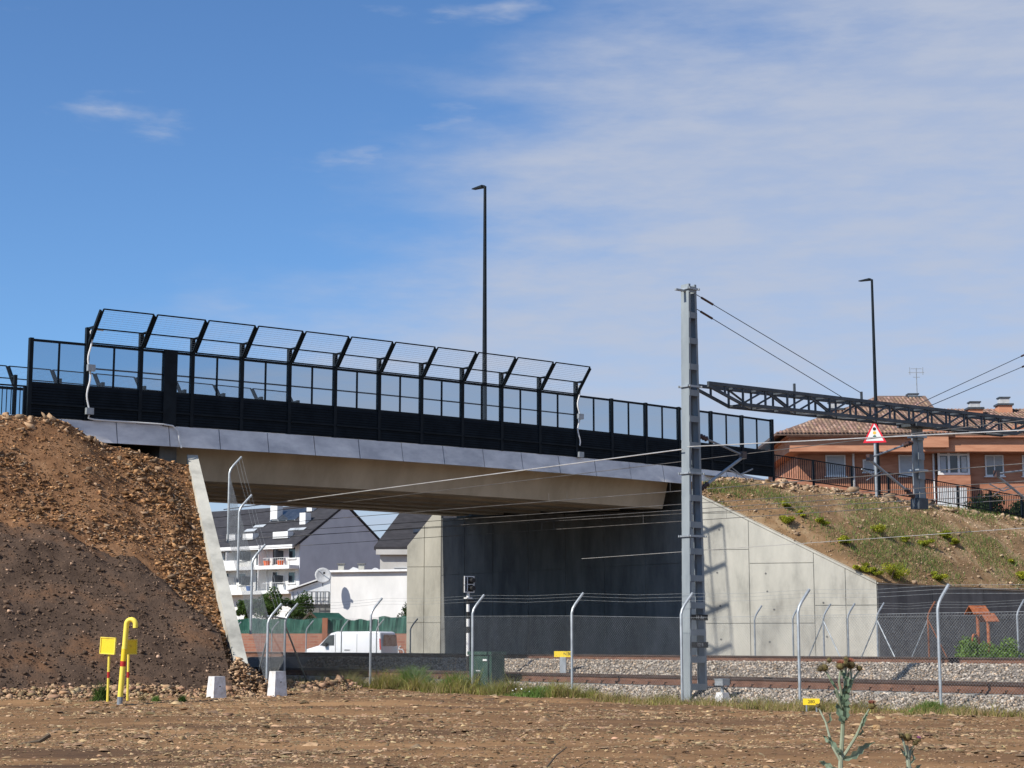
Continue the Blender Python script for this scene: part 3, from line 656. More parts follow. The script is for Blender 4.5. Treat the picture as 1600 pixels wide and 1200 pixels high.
railing('road_railing', 'short black barred railing where the tall fence begins above the rubble slope', -7.6, -.12, -.05)
# steel crash barrier on the far carriageway edge at the left
gr = thing('crash_barrier', F(-7, -12.4), 'galvanised crash barrier beside the road beyond the short barred railing', 'barrier')
for z in (.45, .62): MB().beam(F(-9, -12.4, z), F(5, -12.4, z), .05, .12).build('rail', 'galv', gr)
for i in range(8): MB().beam(F(-9 + i * 2, -12.46, 0), F(-9 + i * 2, -12.46, .7), .08, .1, D).build('post', 'galv_dull', gr)
# ------------------------------------------------------------------ street lamps
for (xb, xt, yt, lab) in ((757, 753, 291, 'tall slim dark street lamp rising behind the glazed bridge fence'), (1369, 1364, 438, 'tall slim dark street lamp above the black railing and warning sign')):
    p = at_v(xb, 650, V0 - .7); t = p.dot(B) - U0; base = F(t, -.7, -.03); top = at_v(xb, yt, V0 - .7); base.x, base.y = p.x, p.y
    top = Vector((base.x, base.y, top.z))
    L = thing('street_lamp', base, lab, 'street lamp', 'street lamps along the bridge road')
    MB().tube([base, base + UP * 1.2, top], [.10, .095, .055], 10).build('pole', STEEL, L, smooth=True)
    MB().box(base + UP * .02, .4, .4, .04, B, D).build('base_plate', STEEL, L)
    MB().tube([top - UP * .03, top - D * .12 + UP * .02], .04, 8).build('bracket', STEEL, L)
    q = top - D * .1 + UP * .02
    MB().hexa([q + B * .11 - UP * .05, q - B * .11 - UP * .05, q - D * .62 - B * .09 - UP * .0, q - D * .62 + B * .09 - UP * .0, q + B * .09 + UP * .05, q - B * .09 + UP * .05, q - D * .62 - B * .07 + UP * .04, q - D * .62 + B * .07 + UP * .04]).build('luminaire', STEEL, L)
# ------------------------------------------------------------------ overhead line masts and gantry
def lattice_mast(base, H, label, plates=False):
    th = thing('catenary_mast', base, label, 'mast')
    wt, wb = .27, .60   # spread along B at top and foot
    def X(sx, z): w = wb + (wt - wb) * z / H; return base + B * (sx * w / 2) + UP * z
    dep = .27
    for sx, nm in ((-1, 'channel'), (1, 'channel')):
        mb = MB()
        def pl(o0, o1, d0, d1):   # vertical plate following the taper
            q = []
            for z in (-.25, H):
                e = X(sx, z)
                for o, dd in ((o0, d0), (o1, d0), (o1, d1), (o0, d1)): q.append(e - B * sx * o + D * dd)
            mb.hexa(q)
        pl(0, .014, -dep / 2, dep / 2); pl(.0145, .065, -dep / 2, -dep / 2 + .014); pl(.0145, .065, dep / 2 - .014, dep / 2)
        mb.build(nm, 'mast', th)
    z = .35; i = 0
    while z < H - .1:
        for s in (-1, 1):
            w = (wb + (wt - wb) * z / H) - .02
            MB().box(base + UP * z + D * (s * (dep / 2 + .008)), w, .012, .15, B, D).build('batten', 'mast', th)
        z += .655; i += 1
    for z in (H - .12, 7.72, 5.55, 3.95 if False else 4.0 - .0):
        if z > H: continue
        w = (wb + (wt - wb) * z / H)
        c = MB()
        for s in (-1, 1): c.beam(base + UP * z + D * (s * (dep / 2 + .03)) - B * (w / 2 + .08), base + UP * z + D * (s * (dep / 2 + .03)) + B * (w / 2 + .08), .03, .05)
        for s in (-1, 1): c.beam(base + UP * z + B * (s * (w / 2 + .03)) - D * (dep / 2 + .08), base + UP * z + B * (s * (w / 2 + .03)) + D * (dep / 2 + .08), .03, .04)
        c.build('clamp', 'galv', th)
    MB().box(base - UP * .2, .9, .8, .34, B, D).build('foundation', 'sleeper', th)
    return th
def text(s, size, loc, ax, up, m, parent, name='lettering'):
    cu = bpy.data.curves.new('t', 'FONT'); cu.body = s; cu.size = size; cu.align_x = 'CENTER'; cu.align_y = 'CENTER'; cu.extrude = .002
    o = bpy.data.objects.new('t', cu); C.objects.link(o); bpy.context.view_layer.update()
    me = bpy.data.meshes.new_from_object(o); bpy.data.objects.remove(o, do_unlink=True)
    R = Matrix((ax, up, ax.cross(up))).transposed().to_4x4(); R.translation = Vector(loc); me.transform(R)
    return link(name, me, m, parent)
MU = 30.32
mb_ = at_u(1086, 1094, MU); mbase = Vector((mb_.x, mb_.y, .05)); mtop = at_u(1086, 443, MU).z; MH = mtop - mbase.z
mast = lattice_mast(mbase, MH, 'tall grey battened steel mast standing at the chain-link fence in front of the abutment')
for z, s in ((2.02, '11 1a'), (1.36, '12 8')):
    pc = mbase + UP * z + D * .20
    pz = MB().box(pc, .56, .012, .14, B, D).build('number_plate', 'black', mast)
    text(s, .12, pc + D * .009, B, UP, 'dish', pz)
SP = 14.9
m2base = mbase + B * SP + UP * .75
mast2 = lattice_mast(m2base, MH - .6, 'grey battened steel mast carrying the far end of the lattice gantry')
# gantry truss between them
gz0 = at_u(1105, 594, MU).z
tr = thing('gantry_truss', mbase + B * (SP / 2) + UP * gz0, 'dark lattice gantry beam spanning the tracks from the tall grey mast', 'gantry')
S0, S1 = .38, SP - .35; DEP, HW = .45, .25
G = lambda s, side, h: mbase + B * s + D * (side * HW) + UP * (gz0 - mbase.z - h + .012 * s)
for side in (-1, 1):
    MB().beam(G(S0, side, 0), G(S1, side, 0), .075, .085, UP).build('top_chord', 'truss', tr)
    MB().beam(G(S0 + 1.25, side, DEP), G(S1 - 1.25, side, DEP), .075, .085, UP).build('bottom_chord', 'truss', tr)
    MB().beam(G(S0, side, .06), G(S0 + 1.25, side, DEP), .06, .07, UP).build('end_chord', 'truss', tr)
    MB().beam(G(S1, side, .06), G(S1 - 1.25, side, DEP), .06, .07, UP).build('end_chord', 'truss', tr)
    nb = 14; st = (S1 - S0 - 2.5) / nb
    for i in range(nb + 1):
        s = S0 + 1.25 + i * st
        MB().beam(G(s, side, .04), G(s, side, DEP - .04), .045, .045, D).build('vertical_bar', 'truss', tr)
        if i < nb:
            a, b_ = (G(s, side, DEP - .03), G(s + st, side, .03)) if (i + (side > 0)) % 2 else (G(s, side, .03), G(s + st, side, DEP - .03))
            MB().beam(a + D * side * -.015, b_ + D * side * -.015, .04, .045, D).build('diagonal_bar', 'truss', tr)
    MB().beam(G(S0 + .6, side, .04), G(S0 + .6, side, DEP * .5), .045, .045, D).build('vertical_bar', 'truss', tr)
for i in range(15):
    s = S0 + 1.25 + i * st
    for h in (0, DEP): MB().beam(G(s, -1, h), G(s, 1, h), .05, .05, UP).build('cross_bar', 'truss', tr)
    if i < 14: MB().beam(G(s, -1 if i % 2 else 1, DEP), G(s + st, 1 if i % 2 else -1, DEP), .035, .035, UP).build('cross_bar', 'galv_dull', tr)
for s in (S0 + 3.2, S0 + 5.9): MB().beam(G(s, 1, -.25), G(s, 1, .1), .05, .05, D).build('stay_bracket', 'truss', tr)
# stay wires
for a, b_ in ((mbase + UP * (MH - .18) + B * .16, G(6.25, 1, -.22)), (mbase + UP * (MH - .55) + B * .16, G(5.5, 1, -.03)), (m2base + UP * (MH - .85) - B * .16, G(8.6, 1, -.05)), (m2base + UP * (MH - 1.2) - B * .16, G(9.0, 1, .0))):
    w = MB().tube([a, b_], .011, 5).build('stay_wire', 'truss', tr)
    q = a + (b_ - a) * .045; MB().tube([q, q + (b_ - a).normalized() * .42], [.03, .03], 6).build('turnbuckle', 'insulator', w)
MB().box(mbase + UP * (MH - .17) - B * .26, .42, .08, .04, B, D).build('top_bracket', 'galv', mast)
# drop post under the gantry
s = 8.95; dp0, dp1 = G(s, 0, DEP), G(s, 0, DEP); dpz = at_u(1442, 788, mbase.dot(B) + s).z
dpost = MB()
for sd in (-1, 1): dpost.beam(dp0 + B * sd * .13 + UP * 0, Vector((dp0.x, dp0.y, dpz)) + B * sd * .13, .03, .22, B)
dp = dpost.build('drop_post', 'mast', tr)
zz_ = dpz + .25
while zz_ < dp0.z: MB().box(Vector((dp0.x, dp0.y, zz_)) + D * .12, .27, .012, .2, B, D).build('batten', 'mast', dp); zz_ += .55
MB().box(Vector((dp0.x, dp0.y, dpz + .02)), .40, .30, .3, B, D).build('end_shoe', 'truss', dp)
MB().box(dp0 - UP * .05, .9, .7, .08, B, D).build('head_plate', 'truss', dp)
for zz_ in (dpz + .95, dpz + 1.9): MB().box(Vector((dp0.x, dp0.y, zz_)), .42, .36, .06, B, D).build('clamp', 'galv', dp)
# cantilevers
def cantilever(root, sgn, reach, ztop, zlow, zend, label):
    th = thing('cantilever', root + UP * zlow, label, 'cantilever arm')
    A = root + UP * ztop + B * sgn * .22; Bq = root + UP * zlow + B * sgn * .22; E = root + B * sgn * reach + UP * zend
    MB().tube([A + (E - A) * .22, E], .028, 8).build('top_tube', 'galv_dull', th, smooth=True)
    MB().tube([Bq + (E - Bq) * .22, E - UP * .05], .038, 8).build('strut_tube', 'galv', th, smooth=True)
    for q in (A, Bq):
        d_ = (E - q); r = [.03 + .045 * (j % 2) for j in range(9)]
        MB().tube([q + d_ * (.22 * j / 8) for j in range(9)], r, 8).build('insulator', 'insulator', th)
    MB().box(E, .16, .12, .18, B, D).build('head_clamp', 'insulator', th)
    MB().tube([E + (Bq - E) * .38, E + (Bq - E) * .38 + B * sgn * .5 - UP * .12, E + B * sgn * .35 - UP * .33], .02, 6).build('registration_tube', 'galv', th)
    MB().tube([E + (Bq - E) * .30, E + B * sgn * .15 - UP * .62], .012, 6).build('steady_arm', 'galv', th)
    return th
zc_ = lambda y, u, x=1105: at_u(x, y, u).z - mbase.z
cantilever(mbase, 1, 1.85, zc_(675, MU), zc_(765, MU), zc_(706, MU + 1.85, 1207), 'grey tubular cantilever arm on the tall battened mast with brown insulators')
dr = Vector((dp0.x, dp0.y, 0)); du = dr.dot(B)
cantilever(dr, -1, 2.1, at_u(1432, 692, du).z, at_u(1432, 778, du).z, at_u(1352, 716, du - 2.1).z, 'dark tubular cantilever arm on the gantry drop post')
m2 = Vector((m2base.x, m2base.y, 0)); mu2 = m2.dot(B)
cantilever(m2, -1, 2.3, at_u(1610, 735, mu2).z, at_u(1610, 800, mu2).z, at_u(1535, 742, mu2 - 2.3).z, 'tubular cantilever arm reaching in from the mast at the far end of the gantry')
# ------------------------------------------------------------------ wires along the tracks
def wire(label, u, pa, pb, r, m, ext=(-30, 12), droppers=None, group='overhead wires along the tracks'):
    a, b_ = at_u(*pa, u), at_u(*pb, u); dz = (b_.z - a.z) / (b_.dot(D) - a.dot(D)); va, vb = a.dot(D), b_.dot(D)
    f = lambda v: UV(u, v, a.z + (v - va) * dz)
    v0, v1 = min(va, vb) + ext[0], max(va, vb) + ext[1]
    th = tag(MB().tube([f(v0 + (v1 - v0) * i / 6) for i in range(7)], r, 5).build('overhead_wire', m), label, 'wire', group)
    if droppers:
        dl, vs_ = droppers
        for v in vs_: MB().tube([f(v), f(v) + UP * dl], .006, 4).build('dropper', m, th)
    return th, f
wire('pale aluminium feeder wire fixed to the left side of the tall mast', MU - .3, (396, 790), (1066, 702), .016, 'wire_light', (-2, .0))
wire('pale feeder wire running right from the tall mast past the brick house', MU - .3, (1074, 698), (1600, 672), .014, 'wire_light', (0, 10))
wire('messenger wire held by the cantilever of the tall mast', 32.1, (1033, 725), (1207, 704), .009, 'wire', (-40, 20))
wire('contact wire below the cantilever of the tall mast', 32.2, (900, 780), (1063, 767), .010, 'wire', (-40, 22), (.24, (-38.0, -37.2, -33, -29, -25)))
wire('upper wire of the pair below the gantry drop post', 37.05, (900, 799), (1240, 776), .010, 'wire', (-40, 20))
wire('lower wire of the pair below the gantry drop post', 37.15, (900, 808), (1164, 790), .010, 'wire', (-40, 24))
wire('messenger wire of the far track under the girders', 41.6, (900, 812), (1164, 797), .011, 'wire', (-50, 22))
wire('contact wire of the far track hanging on short droppers', 41.6, (900, 825), (1164, 808), .011, 'wire', (-50, 22), (.32, (-54, -53.2, -49.5, -48.8, -44, -40, -36)))
wire('low pale earth wire crossing in front of the abutment', 41.0, (909, 873), (1240, 850), .008, 'wire_light', (0, 25))
# ------------------------------------------------------------------ chain-link fences
def bent_post(base, H=2.62, lean=B, r=.032):
    return [base - UP * .1, base + UP * (H - .52), base + UP * (H - .40) + lean * .04, base + UP * (H - .28) + lean * .13, base + UP * H + lean * .40]
def link_mesh(a, b_, h0, h1, pitch=.075, r=.0017):
    """a,b_: foot points, mesh from h0 to h1 above them; two families of diagonal wires"""
    L = (b_ - a).length; H = h1 - h0; mb = MB(); P = lambda s, h: a + (b_ - a) * (s / L) + UP * (h0 + h)
    nrm = (b_ - a).cross(UP).normalized()
    for sg in (1, -1):
        c = -H if sg > 0 else 0
        while c < (L if sg > 0 else L + H):
            s0, s1 = (max(0, c), min(L, c + H)) if sg > 0 else (max(0, c - H), min(L, c))
            if s1 - s0 > .02:
                p, q = (P(s0, s0 - c), P(s1, s1 - c)) if sg > 0 else (P(s0, c - s0), P(s1, c - s1))
                mb.tube([p + nrm * r * sg, q + nrm * r * sg], r, 3, False)
            c += pitch
    return mb
def strands(mb, tips):
    for k in range(len(tips) - 1):
        for f in (.35, .68, .98):
            a, b_ = [t[3] + (t[4] - t[3]) * f for t in (tips[k], tips[k + 1])]; m_ = (a + b_) / 2 - UP * .04
            mb.tube([a, m_, b_], .0032, 4, False)
    return mb
FU = 29.6
fence = thing('chain_link_fence', UV(FU, -32, 0), 'galvanised chain-link fence with bent-top posts between the dirt field and the near track', 'fence')
feet = [at_u(x, 1090, FU) for x in (578, 738, 894, 1066, 1250, 1470, 1722)]
feet = [Vector((p.x, p.y, z)) for p, z in zip(feet, (.17, .16, .12, .03, .03, .04, .04))]
tops = []
for p in feet:
    t = bent_post(p); tops.append(t); MB().tube(t, .034, 8).build('post', 'galv', fence, smooth=True)
for a, b_ in zip(feet[:-1], feet[1:]):
    wm = link_mesh(a, b_, .03, 2.02).build('wire_mesh', 'mesh_wire', fence)
    MB().tube([a + UP * 2.03, b_ + UP * 2.03], .005, 4).build('tension_wire', 'mesh_wire', fence)
strands(MB(), tops).build('barbed_wire', 'mesh_wire', fence)
# fence climbing the left wing wall, with the braced corner
wf = thing('chain_link_fence', UV(TW - 2, V0 + 8, 0), 'chain-link fence climbing the sloping wing wall beside the rubble, with braced corner posts', 'fence')
def wing_pt(f): return WA + (WBt - WA) * f + WNL * .75 + UP * (wing_z(f) - .45)
cf = [wing_pt(.36), wing_pt(.54), wing_pt(.76), wing_pt(1.0)]
cf[3].z = .22
c2 = Vector((at_y(444, 1050, 48.6).x, 48.6, .2))
allp = cf + [c2]; tps = []
for i, p in enumerate(allp):
    t = bent_post(p, (2.5, 2.42, 2.35, 2.25, 2.35)[i]); tps.append(t); MB().tube(t, .034, 8).build('post', 'galv', wf, smooth=True)
for a, b_ in zip(allp[:-1], allp[1:]): link_mesh(a, b_, .05, 1.95).build('wire_mesh', 'mesh_wire', wf)
link_mesh(c2, feet[0], .03, 2.0, .09).build('wire_mesh', 'mesh_wire', wf)
strands(MB(), tps + [tops[0]]).build('barbed_wire', 'mesh_wire', wf)
for p, q in ((cf[3] + UP * 1.65, at_z(417, 1064, .2)), (c2 + UP * 1.75, at_z(482, 1071, .15)), (cf[3] + UP * 1.4, cf[3] - WDL * 1.1 + UP * .5)): MB().tube([p, q], .026, 7).build('brace', 'galv', wf)
MB().tube([cf[3] + UP * 1.93, c2 + UP * 1.93], .022, 6).build('top_rail', 'galv', wf)
# fence in front of the right wing wall
KU = 46.6
rf = thing('chain_link_fence', at_u(1375, 1027, KU), 'low chain-link fence with braced posts along the foot of the bright wing wall', 'fence')
xs_ = (1180, 1240, 1288, 1326, 1372, 1452, 1592, 1720); ft = []
for x in xs_: p = at_u(x, 1027, KU); ft.append(Vector((p.x, p.y, .82)))
tp = [bent_post(p, 1.98) for p in ft]
for i, t in enumerate(tp): MB().tube(t, .032, 7).build('post', 'rust_dark' if i == 5 else 'galv_dull', rf, smooth=True)
for a, b_ in zip(ft[:-1], ft[1:]):
    link_mesh(a, b_, .03, 1.5, .09).build('wire_mesh', 'mesh_wire', rf); MB().tube([a + UP * 1.51, b_ + UP * 1.51], .005, 4).build('tension_wire', 'mesh_wire', rf)
strands(MB(), tp).build('barbed_wire', 'mesh_wire', rf)
for i, m_ in ((2, 'galv'), (4, 'galv'), (5, 'rust_dark')):
    for s in (-1, 1): MB().tube([ft[i] + UP * 1.4, ft[i] + D * s * .8], .022, 6).build('brace', m_ if s > 0 else 'galv_dull', rf)
# fence beyond the tracks, left of the abutment
lf = thing('chain_link_fence', at_u(530, 1022, 46.2), 'thin chain-link fence with bent posts in front of the parked white van', 'fence'); ft = []
for x in (365, 424, 478, 533, 588, 641): p = at_u(x, 1022, 46.2); ft.append(Vector((p.x, p.y, .8)))
tp = [bent_post(p, 1.75) for p in ft]
for t in tp: MB().tube(t, .032, 7).build('post', 'galv', lf, smooth=True)
for a, b_ in zip(ft[:-1], ft[1:]): link_mesh(a, b_, .03, 1.3, .14).build('wire_mesh', 'mesh_wire', lf)
# ------------------------------------------------------------------ trackside equipment
SU = 35.6
p = at_u(731, 1030, SU); p.z = 0.0; H = at_u(731, 901, SU).z - p.z
sg = thing('railway_signal', p, 'small black signal head on a white banded post before the dark abutment', 'railway signal')
zy = lambda y: at_u(731, y, SU).z
bands = [(0, zy(1025), 'black'), (zy(1025), zy(989), 'white_paint'), (zy(989), zy(979), 'black'), (zy(979), zy(967), 'white_paint'), (zy(967), zy(956), 'black'), (zy(956), zy(944), 'white_paint'), (zy(944), zy(936), 'black'), (zy(936), H - .5, 'white_paint')]
for a, b_, m_ in bands: MB().tube([p + UP * a, p + UP * b_], .055, 10).build('post_band', m_, sg, smooth=True)
MB().box(p + UP * (H - .26), .38, .10, .52, B, D).build('backplate', 'black', sg)
fx = MB()
for zz_ in (H - .52, H): fx.box(p + UP * zz_ + D * .06, .42, .03, .03, B, D)
for s_ in (-1, 1): fx.box(p + UP * (H - .26) + D * .06 + B * s_ * .195, .03, .03, .49, B, D)
fx.box(p + UP * (H - .26) + D * .06 - B * .08, .025, .03, .47, B, D); fx.box(p + UP * (H - .26) + D * .06 + B * .06, .24, .03, .025, B, D)
fx.build('frame', 'white_paint', sg)
for zz_ in (H - .13, H - .39):
    MB().tube([p + UP * zz_ + D * .05 + B * .07, p + UP * zz_ + D * .22 + B * .07], [.07, .08], 10).build('lamp_hood', 'black', sg)
MB().box(p + UP * zy(940) + B * .12, .24, .08, .11, B, D).build('number_plate', 'black', sg)
MB().box(p + UP * zy(934.5), .24, .16, .04, B, D).build('bracket', 'white_paint', sg)
# green cabinet
CU = 30.15
a = at_u(733, 1060, CU); zt_ = at_u(750, 1018, CU).z; cb = Vector((a.x, a.y, .05))
gc = thing('relay_cabinet', cb + D * .5, 'dark green metal relay cabinet beside the fence post, sunk in grass', 'cabinet')
W_, DP = 1.02, .46; hgt = zt_ - .05
MB().box(cb + D * W_ / 2 + B * DP / 2 + UP * (hgt - .1) / 2, DP, W_, hgt - .1, B, D).build('body', 'green_box', gc)
MB().box(cb + D * W_ / 2 + B * DP / 2 + UP * (hgt - .045), DP + .08, W_ + .08, .09, B, D).build('lid', 'green_box', gc)
MB().box(cb + D * W_ * .72 - B * .012 + UP * hgt * .80, .02, .18, .05, B, D).build('label_plate', 'white_paint', gc)
for s in (.36, .47): MB().box(cb + D * W_ * s - B * .02 + UP * .46, .03, .045, .22, B, D).build('lock_bar', 'black', gc)
MB().box(cb + D * W_ * .41 - B * .006 + UP * .64, .012, .2, .03, B, D).build('lock_cap', 'dish', gc)
# kilometre markers
def marker(base, w, h, zc, label, txt, ax, nrm, post=True, tx=.25):
    th = thing('marker_sign', base, label, 'sign')
    c = base + UP * zc
    pl = MB().box(c, w, .025, h, ax, -nrm).build('plate', 'yellow', th)
    if txt: text(txt, h * .72, c + nrm * .0145 + ax * w * tx, ax, UP, 'black', pl)
    if post: MB().box(base + UP * (zc - h / 2) / 2 - UP * .05, .2, .14, zc - h / 2 + .1, ax, -nrm).build('post', 'galv', th)
    else:
        for s in (-.3, .3): MB().box(base + ax * w * s + UP * (zc - h / 2) / 2, .03, .03, zc - h / 2, ax, -nrm).build('peg', 'galv_dull', th)
    return th
axx = Vector((.97, -.24, 0)).normalized(); nn = Vector((-.24, -.97, 0)).normalized()
p = at_u(880, 1052, 37.35); p.z = .28; marker(p, .60, .19, at_u(878, 1022, 37.35).z - p.z, 'yellow plate on a grey stub post on the ballast bank', 'N.80', axx, nn)
p = at_u(1268, 1108, 28.3); p.z = .0; marker(p, .35, .135, at_u(1268, 1098, 28.3).z - p.z + .02, 'small low yellow plate beside a fence post at the dirt edge', '280', axx, nn, False, 0)
# point heater / junction box by the mast
p = at_u(1129, 1097, 30.0); p.z = .06
jb = thing('trackside_box', p, 'small grey junction box on a pale concrete foot beside the tall mast', 'junction box')
MB().hexa([p + B * x * .14 + D * y * .14 for x, y in ((-1, -1), (-1, 1), (1, 1), (1, -1))] + [p + B * x * .10 + D * y * .10 + UP * .24 for x, y in ((-1, -1), (-1, 1), (1, 1), (1, -1))]).build('foot', 'block_white', jb)
MB().tube([p + UP * .22, p + UP * .40], .04, 8).build('stem', 'galv_dull', jb)
MB().box(p + UP * .47, .24, .26, .14, B, D).build('box', 'galv', jb); MB().box(p + UP * .548, .27, .29, .02, B, D).build('lid', 'galv', jb)
p2 = p + B * .75 + D * .1; tag(MB().tube([p + B * .05 + UP * .35, p + B * .35 + UP * .12, p2 + UP * .32], .02, 6).build('track_cable', 'black'), 'short black cable from the junction box to the near rail', 'cable')
# white concrete blocks
def block(x, y, zb, w, h, label):
    c = at_z(x, y, zb); c.z -= .05; t = w * .80
    th = thing('concrete_block', c, label, 'concrete block', None)
    MB().hexa([c + B * i * w / 2 + D * j * w / 2 for i, j in ((-1, -1), (-1, 1), (1, 1), (1, -1))] + [c + B * i * t / 2 + D * j * t / 2 + UP * (h + .05) for i, j in ((-1, -1), (-1, 1), (1, 1), (1, -1))]).build('body', 'block_white', th)
    q = c + D * (w * .455) + UP * (h * .62); MB().tube([q - D * .03, q + D * .012], .016, 8).build('socket', 'black', th)
block(338, 1089, .17, .36, .49, 'white tapered concrete block at the foot of the rubble slope')
block(433, 1085, .17, .37, .58, 'taller white tapered concrete block before the braced fence corner')
# yellow gas line markers
def gas_plate(x, y, zp, w, nrm, label, foot_y, tilt=0, lean=0):
    base = at_z(x, foot_y, .18); Yb = base.y; top = at_y(x, zp, Yb)
    th = thing('pipeline_marker', base, label, 'marker post'); c = Vector((base.x + lean, base.y, top.z)); ax = UP.cross(nrm).normalized(); az = UP
    if tilt: R = Matrix.Rotation(tilt, 3, nrm); ax = R @ ax; az = R @ az
    p = MB().box(c, w, .03, w * .95, ax, nrm, az).build('plate', 'yellow', th)
    e = MB(); 
    for s in (-1, 1): e.box(c + ax * s * w / 2 + nrm * .004, .02, .05, w * .95, ax, nrm, az); e.box(c + az * s * w * .475 + nrm * .004, w + .02, .05, .02, ax, nrm, az)
    e.build('rim', 'yellow_pale', p)
    h = top.z - base.z; q = lambda f: base + (c - base) * f - nrm * .05
    MB().tube([q(-.08), q(.42)], .028, 8).build('post', 'yellow_pale', th, smooth=True); MB().tube([q(.42), q(.53)], .030, 8).build('band', 'red', th, smooth=True); MB().tube([q(.53), q(1.02)], .028, 8).build('post', 'yellow_pale', th, smooth=True)
gas_plate(166, 1085, 1009, .37, Vector((-.35, -.94, 0)).normalized(), 'yellow square marker plate on a red banded post above a green weed', 1096, -.05)
gas_plate(201, 1097, 1011, .33, Vector((.70, -.71, 0)).normalized(), 'yellow square marker plate facing away on a thin post behind the hooked pipe', 1094, .02, -.01)
base = at_z(187, 1099, .16); Yb = base.y; tz = at_y(196, 962, Yb).z
vp = thing('vent_pipe', base, 'yellow vent pipe with hooked top and red band between two marker plates', 'vent pipe')
R_ = Vector((.98, -.2, 0)).normalized(); tpx = at_y(198, 990, Yb).x - base.x
def vq(h): return base + UP * h + Vector((tpx * h / (tz - base.z), 0, 0))
Hh = tz - base.z
MB().tube([vq(-.1), vq(.14)], .062, 10).build('foot', 'galv_dull', vp); MB().tube([vq(.14), vq(Hh * .42)], .060, 10).build('pipe', 'yellow_pale', vp, smooth=True)
MB().tube([vq(Hh * .42), vq(Hh * .48)], .062, 10).build('band', 'red', vp, smooth=True)
MB().tube([vq(Hh * .48), vq(Hh * .62)], .060, 10).build('pipe', 'yellow', vp, smooth=True)
hk = [vq(Hh * .62), vq(Hh * .66), vq(Hh * .90)]
for a in np.linspace(0, math.pi * 1.05, 9)[1:]: hk.append(vq(Hh * .90) + UP * .105 * math.sin(a) + R_ * .105 * (1 - math.cos(a)))
hk.append(hk[-1] - UP * .06)
MB().tube(hk, [.062] + [.056] * (len(hk) - 1), 10).build('hook', 'yellow_pale', vp, smooth=True)
# rust coloured roofed marker posts behind the far track
def roofed(x, ytop, w, zb, label, u):
    b_ = at_u(x, 1027, u); b_.z = zb; top = at_u(x, ytop, u).z
    th = thing('pipeline_marker', b_, label, 'marker post'); ax = Vector((.95, .31, 0)).normalized(); ay = UP.cross(ax)
    h = top - zb
    MB().tube([b_, b_ + UP * (h - .1)], .055, 8).build('post', 'rust', th, smooth=True)
    for s in (-1, 1):
        r = MB(); c = b_ + UP * (h - .10) + ay * s * .17
        r.hexa([b_ + UP * h + ax * i * w / 2 + ay * s * (.0 if k == 0 else .28) - UP * (.0 if k == 0 else .26) - UP * dz for dz in (.03, 0) for i, k in ((-1, 0), (1, 0), (1, 1), (-1, 1))]); r.build('roof_plate', 'rust', th)
    return th, b_
roofed(1530, 946, .62, .82, 'rust orange marker post with gabled metal roof by the dark low wall', 47.0)
t2, b2 = roofed(1546, 958, .50, .82, 'smaller rust orange roofed post just behind the gabled one', 48.6)
bq = at_u(1526, 1027, 46.8); bq.z = .82
tag(MB().tube([bq - B * .2, bq - B * .2 + UP * .75, bq - B * .13 + UP * .9, bq + B * .03 + UP * .9, bq + B * .1 + UP * .75, bq + B * .1], .035, 7).build('hoop_bar', 'rust', smooth=True), 'rust orange hoop of bent pipe beside the gabled marker post', 'hoop')
# warning sign on the crest
p = at_v(1369, 775, V0 + .45); t = p.dot(B) - U0; p.z = F(t, 0, -.3).z; Ys = p.y
ws = thing('warning_sign', p, 'red rimmed triangular traffic light warning sign on a pale post', 'road sign')
top = at_y(1369, 657, Ys).z; bot = at_y(1369, 692, Ys).z; half = (at_y(1385, 690, Ys).x - at_y(1349, 690, Ys).x) / 2
nS = Vector((-.25, -.97, 0)).normalized(); aS = Vector((.97, -.25, 0)).normalized(); cx = at_y(1367, 690, Ys); cx.y = Ys
def tri(k, off):
    zc0 = bot + (top - bot) / 3; return [cx.xy.to_3d() + nS * off + UP * (zc0 + (z - zc0) * k) + aS * (x * k) for x, z in ((-half, bot), (half, bot), (0, top))]
MB().prism(tri(1, .06), nS * .03).build('rim', 'sign_red', ws); MB().prism(tri(.76, .0915), nS * .004).build('face', 'white_paint', ws)
for f, m_ in ((.64, 'black'), (.42, 'amber'), (.2, 'teal_dot')):
    q = cx.xy.to_3d() + nS * .096 + UP * (bot + (top - bot) * (.10 + f * .80)); MB().tube([q, q + nS * .004], .075, 12).build('dot', m_, ws)
MB().tube([Vector((cx.x, cx.y, p.z - .2)), Vector((cx.x, cx.y, top - .1))], .06, 10).build('post', 'galv', ws, smooth=True)
# ------------------------------------------------------------------ things beyond the bridge
def window_on(o, ax, nrm, w, h, parent, framem='white_paint', panem='window', mull=1, shutter=None):
    """o: centre on the wall plane"""
    fr = MB(); t = .08
    for s in (-1, 1): fr.box(o + ax * s * (w / 2 - t / 2) + nrm * .04, t, .08, h, ax, -nrm); fr.box(o + UP * s * (h / 2 - t / 2) + nrm * .04, w - 2 * t, .08, t, ax, -nrm)
    for i in range(1, mull + 1): fr.box(o + ax * (-w / 2 + w * i / (mull + 1)) + nrm * .035, t * .8, .06, h - 2 * t, ax, -nrm)
    f = fr.build('window', framem, parent)
    MB().box(o + nrm * .012, w - t, .02, h - t, ax, -nrm).build('pane', panem, f)
    if shutter: MB().box(o + nrm * .03 + UP * (h / 2 - t - h * shutter / 2), w - 2 * t, .03, h * shutter, ax, -nrm).build('shutter', 'grey_shutter', f)
    MB().box(o + nrm * .08 - UP * (h / 2 + .04), w + .15, .16, .07, ax, -nrm).build('sill', framem, f)
    return f
